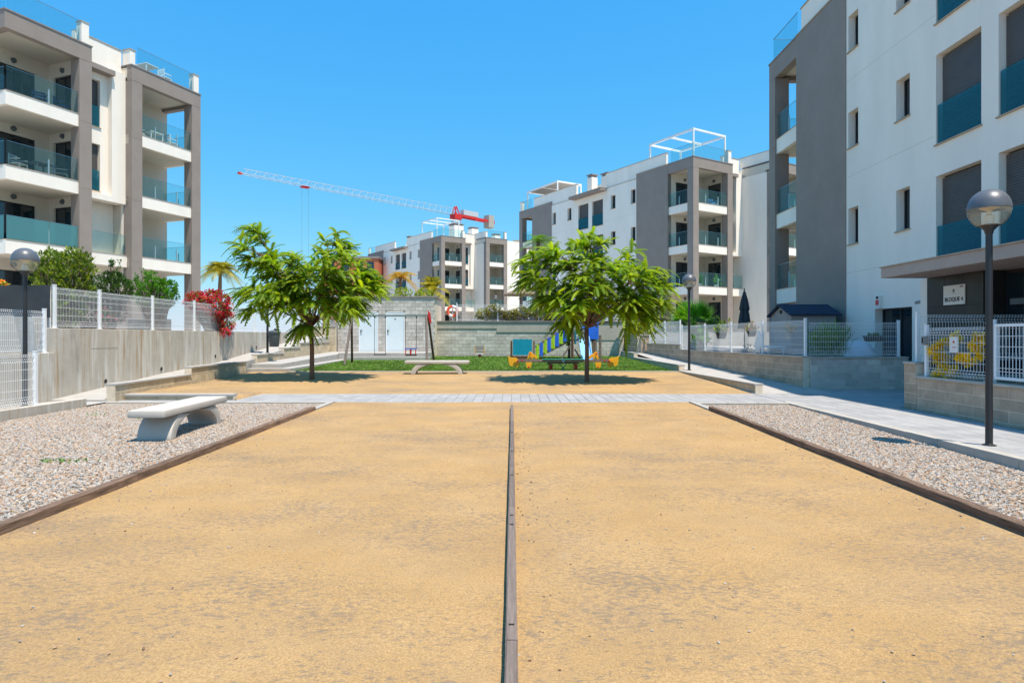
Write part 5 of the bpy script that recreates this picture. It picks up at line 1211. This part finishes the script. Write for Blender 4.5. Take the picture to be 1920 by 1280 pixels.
def fan_palm(label, loc, h, n, rad, seed):
    R.seed(seed); r = thing('fan_palm', label, 'palm', loc)
    o = MB(); o.tube([(0, 0, -0.1), (0, 0, h)], [0.2, 0.16], 12); o.build('trunk', 'palm_bark', r, smooth=True)
    for k in range(n):
        Q = []; a = 2*PI*k/n*2.4; el = R.uniform(-0.1, 1.35); d = Vector((math.cos(a)*math.cos(el), math.sin(a)*math.cos(el), math.sin(el))); c = Vector((0, 0, h))+d*rad*0.45
        side = d.cross(Vector((0, 0, 1))).normalized(); nrm = side.cross(d)
        Q.append((tuple(Vector((0, 0, h))-side*0.015), tuple(Vector((0, 0, h))+side*0.015), tuple(c+side*0.012), tuple(c-side*0.012)))
        for j in range(22):
            b = -1.35+2.7*j/21; dd = d*math.cos(b)+side*math.sin(b)-Vector((0, 0, 0.18*abs(b))); L_ = rad*0.62*R.uniform(0.85, 1.05); e = c+dd*L_; w_ = side*math.cos(b)*0.034-d*math.sin(b)*0.034; m_ = c+dd*L_*0.5
            Q.append((tuple(c), tuple(m_-w_), tuple(e), tuple(m_+w_)))
        quads('fan_leaf', Q, 'leaf_bright', r)
    return r
fan_palm('bushy fan palm behind the garden fence by the second lamp', (8.95, 30.6, 0.84), 1.1, 34, 1.5, 51)

# ------------------------------------------------------------------ shrubs and climbers
def leaf_quad(Q, p, d, L_, w_):
    d = d.normalized(); s_ = d.cross(Vector((0, 0, 1))+rv(0.5))
    if s_.length < 0.05: s_ = Vector((1, 0, 0))
    s_.normalize(); m_ = p+d*L_*0.5
    Q.append((tuple(p), tuple(m_-s_*w_), tuple(p+d*L_), tuple(m_+s_*w_)))
def shrub(name, label, cat, loc, blobs, n, L_, w_, leaf, seed, flowers=None, stems=True, upright=0.5):
    """leaf clumps through the volume of the blobs, stems up from the base, optional flowers on the outside"""
    R.seed(seed); r = thing(name, label, cat, loc); Q = []; FQ = []; st_ = MB()
    vol = [b[3]*b[4]*b[5] for b in blobs]; tot = sum(vol)
    for (cx, cy, cz, rx, ry, rz), v_ in zip(blobs, vol):
        c = Vector((cx, cy, cz)); m_ = max(4, int(n*v_/tot/9))
        for _ in range(m_):
            v = rv(1)
            while v.length > 1: v = rv(1)
            v = v.normalized()*v.length**0.5; p = c+Vector((v.x*rx, v.y*ry, v.z*rz))
            if stems and R.random() < 0.25: b = Vector((cx*0.3+R.uniform(-0.1, 0.1), cy*0.3, 0)); st_.tube([tuple(b), tuple(b.lerp(p, 0.55)+rv(0.06)), tuple(p)], [0.018, 0.011, 0.005], 5, cap=False)
            for _k in range(9):
                d = rv(1)+Vector((0, 0, upright))+v*0.6; leaf_quad(Q, p+rv(L_*0.6), d, L_*R.uniform(0.7, 1.2), w_*R.uniform(0.8, 1.2))
            if flowers and R.random() < flowers[1] and v.length > 0.6:
                for _k in range(flowers[2]): leaf_quad(FQ, p+rv(flowers[3]), rv(1)+v, flowers[4]*R.uniform(0.7, 1.3), flowers[4]*0.42)
    quads('foliage', Q, leaf, r)
    if FQ: quads('flowers', FQ, flowers[0], r)['kind'] = 'stuff'
    if st_.v: st_.build('stems', 'bark', r, recalc=False)
    return r
shrub('shrub', 'large upright broad leaved shrub behind the fence, right of the left lamp', 'shrub', (-12.75, 17.6, 1.6), [(0, 0, 1.35, 0.8, 0.6, 1.0), (-0.35, 0, 1.9, 0.45, 0.4, 0.55), (0.35, 0, 1.75, 0.5, 0.45, 0.6), (0, 0, 0.6, 0.6, 0.5, 0.6)], 5200, 0.13, 0.028, 'leaf_shrub', 61, upright=0.8)
shrub('shrub', 'small dark green shrub tree behind the fence below the wall lamp', 'shrub', (-12.25, 19.0, 1.6), [(0, 0, 1.35, 0.62, 0.5, 0.5), (0.1, 0, 1.85, 0.18, 0.2, 0.45), (-0.15, 0, 0.85, 0.5, 0.4, 0.4)], 3400, 0.085, 0.03, 'leaf_dark', 62)
shrub('shrub', 'bright green citrus shrub behind the fence at the block corner', 'shrub', (-12.15, 21.2, 1.6), [(0, 0, 1.35, 0.75, 0.6, 0.55), (-0.3, 0, 1.75, 0.4, 0.35, 0.45), (0.35, 0, 1.5, 0.4, 0.35, 0.35)], 4200, 0.075, 0.026, 'leaf_bright', 63)
shrub('bougainvillea', 'crimson bougainvillea spilling over the concrete wall and fence', 'bougainvillea', (-11.05, 22.9, 1.65), [(0.1, 0, 1.0, 0.55, 0.75, 0.55), (-0.3, -0.5, 1.1, 0.4, 0.55, 0.35), (0.25, 0.4, 0.5, 0.35, 0.5, 0.5), (0.45, 0.1, 0.15, 0.18, 0.4, 0.3), (-0.1, -0.9, 1.15, 0.35, 0.4, 0.25)], 5200, 0.06, 0.022, 'leaf_shrub', 64, ('petal_red', 0.8, 12, 0.08, 0.065))
shrub('bougainvillea', 'dim pink flowering shrub seen through the high mesh fence', 'shrub', (-12.3, 18.4, 1.6), [(0, 0, 0.5, 0.35, 0.9, 0.4), (0, 0.8, 0.6, 0.3, 0.4, 0.35)], 2000, 0.07, 0.026, 'leaf_dark', 65, ('petal_pink', 0.4, 8, 0.07, 0.06))
shrub('trumpet_vine', 'orange flowering vine at the left picture edge over the dark screen', 'shrub', (-12.6, 15.1, 1.6), [(-0.15, 0, 1.0, 0.45, 0.3, 0.4), (0.15, 0, 0.85, 0.3, 0.25, 0.22), (-0.3, 0, 1.35, 0.25, 0.25, 0.25)], 1500, 0.07, 0.028, 'leaf_shrub', 66, ('petal_orange', 0.7, 9, 0.06, 0.07))
shrub('vine_hedge', 'olive green vines covering the pool fence above the back wall', 'hedge', (1.0, 35.1, 2.37), [(-2.6+0.55*i, 0, 0.38+0.16*math.sin(i*1.7), 0.5, 0.22, 0.34+0.12*math.sin(i*2.3)) for i in range(13)], 12000, 0.085, 0.036, 'leaf_olive', 67, ('petal_pink', 0.05, 5, 0.05, 0.05))
shrub('hedge', 'yellow green hedge above the wall at the walkway bend', 'hedge', (7.0, 35.0, 1.3), [(0, -1.5, 0.5, 0.45, 0.8, 0.45), (0, 0, 0.55, 0.45, 0.9, 0.5), (-0.1, 1.4, 0.5, 0.45, 0.9, 0.5)], 3400, 0.08, 0.03, 'leaf_lime', 68)
shrub('shrub', 'low yellow shrub on the terrace left of the golden palm', 'shrub', (-11.0, 43.5, 2.28), [(0, 0, 2.0, 0.8, 0.5, 0.8)], 1800, 0.11, 0.045, 'leaf_lime', 69)
shrub('shrub', 'low yellow shrub on the terrace under the golden palm', 'shrub', (-7.6, 43.5, 2.28), [(0, 0, 1.9, 0.9, 0.5, 0.8), (1.5, 0, 1.9, 0.7, 0.5, 0.7)], 2600, 0.11, 0.045, 'leaf_lime', 70)
shrub('shrub', 'green spiky plant behind the shaded mesh fence', 'plant', (9.55, 18.7, 0.84), [(0, 0, 0.35, 0.42, 0.35, 0.42)], 900, 0.34, 0.016, 'palm_green', 71, stems=False, upright=1.2)
shrub('climbing_plant', 'bright yellow climbing plant trained on the fence beside the gate', 'plant', (8.46, 11.75, 0.45), [(0, -0.55+0.16*i, 0.72+0.20*math.sin(i*2.1)+0.03*i*(-1)**i, 0.05, 0.13, 0.09) for i in range(9)]+[(0, 0.45, 0.25, 0.06, 0.25, 0.2), (0, 0.5, 0.62, 0.05, 0.15, 0.1), (0, -0.5, 0.95, 0.05, 0.1, 0.16)], 2600, 0.065, 0.026, 'leaf_yellow', 72, stems=False)
def weeds():
    R.seed(80)
    for lab, x, y, n_ in (('small weed patch in the gravel in front of the white bench', -5.6, 7.7, 55), ('tiny weed tuft in the gravel left of the white bench', -6.8, 11.6, 16), ('tiny weed in the gravel far left near the footing', -8.0, 12.0, 10)):
        Q = []
        for _ in range(n_):
            p = Vector((R.gauss(0, 0.16), R.gauss(0, 0.05), 0.0)); leaf_quad(Q, p, rv(1)+Vector((0, 0, 0.8)), R.uniform(0.03, 0.06), 0.012)
        tag(quads('weed', Q, 'leaf_bright', None, (x, y, zgl(x, y)+0.015)), lab, 'weed')
weeds()

# ------------------------------------------------------------------ garden behind the fence
def playhouse():
    r = thing('garden_shed', 'small garden shed with dark blue gabled roof behind the fence', 'shed', (9.4, 20.9, 0.84))
    o = MB(); o.box(0, 1.5, 0, 1.6, 0, 1.42); o.prism([(0, 1.42), (1.6, 1.42), (0.8, 1.72)], lambda a, b, t: (t, a, b), 0, 1.5); o.build('walls', 'shed_grey', r)
    for x in range(8): q = MB(); q.box(-0.006, 0.0, 0.2*x+0.004, 0.2*x+0.196, 0.02, 1.40); q.build('plank', 'shed_grey', r)
    for x in range(7): q = MB(); q.box(0.214*x+0.004, 0.214*x+0.21, -0.006, 0.0, 0.02, 1.40); q.build('plank', 'shed_grey', r)
    for s_ in (0, 1):
        o = MB(); f = lambda a, b, t: (t, (a if s_ == 0 else 1.6-a), b)
        o.prism([(-0.14, 1.36), (0.8, 1.74), (0.8, 1.79), (-0.16, 1.41)], f, -0.12, 1.62); o.build('roof', 'roof_navy', r)
    o = MB(); o.box(-0.02, 0.0, 0.72, 0.88, 1.46, 1.58); o.build('vent', 'rubber', r)
playhouse()
def umbrella():
    r = thing('parasol', 'closed dark grey parasol on the terrace behind the garden', 'parasol', (10.1, 27.0, 0.84))
    o = MB(); o.tube([(0, 0, 0), (0, 0, 2.75)], 0.025, 8); o.build('pole', 'black_metal', r); o = MB(); o.lathe([(0, 0), (0.28, 0), (0.28, 0.06), (0.05, 0.1)], n=16); o.build('base', 'bin_grey', r)
    n = 16; vs = []; fs = []; lv_ = [(0.25, 1.0), (0.22, 1.3), (0.17, 1.7), (0.15, 1.75), (0.19, 1.85), (0.14, 2.2), (0.04, 2.62)]; o = MB()
    for (rr, z) in lv_:
        for k in range(n): a = 2*PI*k/n; q = rr*(1+0.22*(-1)**k); vs.append((q*math.cos(a), q*math.sin(a), z))
    for i in range(len(lv_)-1):
        for k in range(n): fs.append((i*n+k, i*n+(k+1) % n, (i+1)*n+(k+1) % n, (i+1)*n+k))
    fs += [tuple(range(n))[::-1], tuple((len(lv_)-1)*n+k for k in range(n))]
    o.add(vs, fs); o.build('canopy', 'umbrella_grey', r)
umbrella()
def covered():
    r = thing('covered_heap', 'rounded heap under a pale blue sheet behind the shaded fence', 'sheet', (10.35, 18.75, 0.84))
    o = MB(); n = 28; pr = [(0.62, 0.0), (0.58, 0.15), (0.48, 0.32), (0.36, 0.45), (0.22, 0.52), (0.02, 0.54)]; vs = []; fs = []
    for i, (rr, z) in enumerate(pr):
        for k in range(n): a = 2*PI*k/n; q = rr*(1+0.05*math.sin(a*5+i)+0.03*math.sin(a*9)); vs.append((q*math.cos(a), q*math.sin(a), z))
    for i in range(len(pr)-1):
        for k in range(n): fs.append((i*n+k, i*n+(k+1) % n, (i+1)*n+(k+1) % n, (i+1)*n+k))
    fs.append(tuple((len(pr)-1)*n+k for k in range(n))); o.add(vs, fs); o.build('sheet', 'cloth_white', r, smooth=True)
    t = thing('planter_bowl', 'dark trough planter with a small plant hanging on the shaded fence', 'planter', (10.42, 17.92, 1.36))
    o = MB(); o.add([(-0.20, -0.08, 0), (0.20, -0.08, 0), (0.20, 0.08, 0), (-0.20, 0.08, 0), (-0.27, -0.1, 0.17), (0.27, -0.1, 0.17), (0.27, 0.1, 0.17), (-0.27, 0.1, 0.17)], [(0, 3, 2, 1), (4, 5, 6, 7), (0, 1, 5, 4), (1, 2, 6, 5), (2, 3, 7, 6), (3, 0, 4, 7)]); o.build('trough', 'pot_dark', t, bevel=0.008)
    R.seed(90); Q = []
    for _ in range(90): leaf_quad(Q, Vector((R.uniform(-0.15, 0.15), R.uniform(-0.06, 0.06), 0.16)), rv(1)+Vector((0, 0, 1.2)), R.uniform(0.05, 0.14), 0.015)
    quads('leaves', Q, 'leaf_shrub', t)
covered()
def pot(label, loc, rad, h, m_, leaf, n, L_, seed, flower=None, cat='potted plant'):
    R.seed(seed); t = thing('potted_plant', label, cat, loc)
    o = MB(); o.lathe([(0, 0), (rad*0.72, 0), (rad, h*0.9), (rad*1.06, h*0.9), (rad*1.06, h), (rad*0.9, h), (rad*0.88, h*0.85), (0, h*0.85)], n=18); o.build('pot', m_, t, smooth=35)
    Q = []; F = []
    for _ in range(n):
        p = Vector((R.gauss(0, rad*0.5), R.gauss(0, rad*0.5), h*0.9+abs(R.gauss(0, L_*0.8)))); leaf_quad(Q, p, rv(1)+Vector((0, 0, 0.7)), L_*R.uniform(0.6, 1.2), L_*0.2)
        if flower and R.random() < 0.35: leaf_quad(F, p+Vector((0, 0, L_*0.5))+rv(0.05), rv(1), L_*0.5, L_*0.22)
    quads('leaves', Q, leaf, t)
    if F: quads('flowers', F, flower, t)['kind'] = 'stuff'
    return t
pot('hanging pot with reddish plant on the walkway fence by the shed', (8.45, 18.95, 1.42), 0.13, 0.2, 'shed_grey', 'leaf_olive', 60, 0.13, 91, 'petal_orange')
pot('pot with pink flowers on the garden fence', (8.18, 21.2, 1.5), 0.16, 0.2, 'pot_dark', 'leaf_olive', 80, 0.16, 92, 'petal_pink')
pot('dark pot with trailing plant on the garden fence near the second lamp', (7.95, 23.6, 1.42), 0.2, 0.24, 'pot_dark', 'leaf_shrub', 110, 0.22, 93)
pot('yellow flower pot on the garden ground by the sunbed', (8.6, 22.6, 0.84), 0.12, 0.16, 'plastic_navy', 'leaf_shrub', 50, 0.12, 94, 'petal_orange')
pot('red pot on the entrance side of the gate fence, left one', (8.75, 12.2, 0.40), 0.09, 0.18, 'plastic_red', 'leaf_shrub', 40, 0.12, 95)
pot('red pot on the entrance side of the gate fence, right one', (8.8, 11.75, 0.40), 0.09, 0.18, 'plastic_red', 'leaf_shrub', 40, 0.12, 96)
pot('round dark pot standing behind the far garden fence', (7.9, 26.0, 0.84), 0.25, 0.4, 'pot_dark', 'leaf_bright', 160, 0.3, 97)
def sunbed():
    r = thing('sunbed', 'white sunbed on the garden ground beside the yellow flower pot', 'sunbed', (9.0, 22.0, 0.84))
    o = MB(); o.box(-0.3, 0.3, -0.9, 0.4, 0.28, 0.34); o.build('bed', 'white_paint', r, bevel=0.01); o = MB(); o.bar((0, 0.4, 0.31), (0, 0.85, 0.62), 0.6, 0.05, (1, 0, 0)); o.build('backrest', 'white_paint', r)
    for x in (-0.26, 0.26):
        for y in (-0.8, 0.3): o = MB(); o.box(x-0.02, x+0.02, y-0.02, y+0.02, 0, 0.28); o.build('leg', 'white_paint', r)
sunbed()
pl = thing('planter_box', 'white planter box with blue tiles behind the entrance gate', 'planter', (9.3, 9.9, 0.40))
o = MB(); o.box(-0.2, 0.2, -0.8, 0.8, 0, 0.5); o.build('box', 'white_paint', pl, bevel=0.01)
for i in range(5): q = MB(); q.box(-0.206, -0.2, -0.7+0.3*i, -0.56+0.3*i, 0.15, 0.38); q.build('tile', 'plastic_blue', pl)
R.seed(98); Q = []
for _ in range(420): leaf_quad(Q, Vector((R.uniform(-0.15, 0.15), R.uniform(-0.75, 0.75), 0.5+abs(R.gauss(0, 0.18)))), rv(1)+Vector((0, 0, 0.7)), R.uniform(0.08, 0.16), 0.025)
quads('leaves', Q, 'leaf_shrub', pl)
def thatch(label, loc):
    r = thing('thatch_parasol', label, 'parasol', loc)
    o = MB(); o.tube([(0, 0, 0), (0, 0, 2.2)], 0.05, 8); o.build('pole', 'wood_brown', r); o = MB(); o.lathe([(1.25, 2.0), (1.3, 2.05), (0.6, 2.32), (0.05, 2.5), (0.0, 2.5)], n=24); o.lathe([(1.25, 2.0), (0.5, 2.15), (0.0, 2.2)], n=24); o.build('canopy', 'thatch', r, recalc=False)
thatch('flat thatched parasol by the pool in front of the far block', (0.6, 42.0, 2.28))
# distant buildings
def far_brick():
    r = thing('brick_building', 'unfinished orange brick building seen behind the left tree', 'building', (-30.5, 100.0, 2.0))
    for k in range(4):
        o = MB(); o.box(0, 9.0, 0, 10, k*3.1, k*3.1+2.75); o.build('brick_wall', 'brick_orange', r); o = MB(); o.box(-0.15, 9.15, -0.15, 10.1, k*3.1+2.752, k*3.1+3.098); o.build('floor_slab', 'concrete_pale' if k < 3 else 'coping_grey', r)
        for x in (0.8, 3.2, 5.4, 7.2): q = MB(); q.box(x, x+1.1, -0.05, -0.01, k*3.1+0.7, k*3.1+2.2); q.build('window', 'dark_glass', r)
far_brick()
def far_white():
    r = thing('far_building', 'distant white building at the edge of the right tree', 'building', (0.3, 118.0, 2.0))
    o = MB(); o.box(0, 12, 0, 10, 0, 17.5); o.build('wall', 'plaster_white', r); o = MB(); o.box(-0.1, 12.1, -0.1, 10.1, 17.5, 17.8); o.build('coping', 'coping_tan', r)
    for k in range(5):
        for x in (0.6, 2.4, 5.0, 8.0): q = MB(); q.box(x, x+0.9, -0.06, -0.01, 1.5+k*3.2, 3.3+k*3.2); q.build('window', 'dark_glass', r)
far_white()

# ------------------------------------------------------------------ balcony furniture, each piece its own thing
def chair(label, F, C, zb, u, v, z, m_, ang=0.0, group='balcony chairs'):
    w_ = F(u, v, z); r = thing('balcony_chair', label, 'chair', (C[0]+w_[0], C[1]+w_[1], zb+z), ang, group)
    o = MB(); o.box(-0.25, 0.25, -0.25, 0.25, 0.40, 0.44); o.build('seat', m_, r)
    for x in (-0.23, 0.23):
        for y in (-0.23, 0.23): q = MB(); q.box(x-0.02, x+0.02, y-0.02, y+0.02, 0, 0.40 if y < 0 else 0.86); q.build('leg', m_, r)
        q = MB(); q.box(x-0.02, x+0.02, -0.25, 0.21, 0.6, 0.64); q.build('armrest', m_, r)
    for zz in (0.52, 0.64, 0.76): q = MB(); q.box(-0.21, 0.21, 0.215, 0.245, zz, zz+0.08); q.build('back_slat', m_, r)
    return r
def table(label, F, C, zb, u, v, z, m_, ang=0.0):
    w_ = F(u, v, z); r = thing('balcony_table', label, 'table', (C[0]+w_[0], C[1]+w_[1], zb+z), ang, 'balcony tables')
    o = MB(); o.box(-0.4, 0.4, -0.4, 0.4, 0.68, 0.72); o.build('top', m_, r)
    for x in (-0.36, 0.36):
        for y in (-0.36, 0.36): q = MB(); q.box(x-0.02, x+0.02, y-0.02, y+0.02, 0, 0.68); q.build('leg', m_, r)
C1, Z1 = (-21.8, 26.7), 2.2; th = math.atan2(lv.y, lv.x)
chair('white slatted chair on the top balcony of the right bay, nearer the middle', F1, C1, Z1, 0.9, 6.9, FT[3]-0.1, 'white_paint', th)
table('white table on the top balcony of the left block, right bay', F1, C1, Z1, 1.0, 7.9, FT[3]-0.1, 'white_paint', th)
chair('white slatted chair on the top balcony of the right bay, at the outer end', F1, C1, Z1, 0.8, 8.9, FT[3]-0.1, 'white_paint', th+PI/2)
chair('white chair on the roof terrace of the left block', F1, C1, Z1, 0.9, 8.6, RT+0.03, 'white_paint', th+PI/2)
table('white table on the roof terrace of the left block', F1, C1, Z1, 1.0, 7.6, RT+0.03, 'white_paint', th)
chair('dark wicker chair on the third floor balcony of the left block, outer end', F1, C1, Z1, 0.8, 2.9, FT[3]-0.1, 'plastic_navy', th+0.6)
chair('dark wicker chair on the third floor balcony of the left block, inner end', F1, C1, Z1, 0.8, 1.9, FT[3]-0.1, 'plastic_navy', th-0.4)
chair('pale chair on the second floor balcony of the left block', F1, C1, Z1, 0.8, 1.0, FT[2]-0.1, 'shed_grey', th+0.4)
table('dark table on the second floor balcony of the left block', F1, C1, Z1, 0.9, 2.0, FT[2]-0.1, 'bin_grey', th)
chair('dark grey chair on the second floor balcony of the left block by the column', F1, C1, Z1, 0.8, 2.9, FT[2]-0.1, 'bin_grey', th+0.9)
C3, Z3 = (13.86, 47.5), 1.9
chair('pale blue chair on the top balcony of the block behind the right tree', F3, C3, Z3, 0.9, 3.2, FT[3]-0.1, 'plastic_sky', 0.5)
chair('dark chair on the first floor balcony beside the parasol', F3, C3, Z3, 0.9, 5.2, FT[1]-0.06, 'bin_grey', 0.7)
pot('green plant in white pot on the first floor balcony corner', (C3[0]+F3(0.6, 1.3, 0)[0], C3[1]+F3(0.6, 1.3, 0)[1], Z3+FT[1]-0.1), 0.2, 0.35, 'white_paint', 'leaf_bright', 90, 0.35, 101)
pot('green plant in white pot on the first floor balcony by the column', (C3[0]+F3(0.6, 3.3, 0)[0], C3[1]+F3(0.6, 3.3, 0)[1], Z3+FT[1]-0.1), 0.2, 0.35, 'white_paint', 'leaf_bright', 90, 0.32, 102)
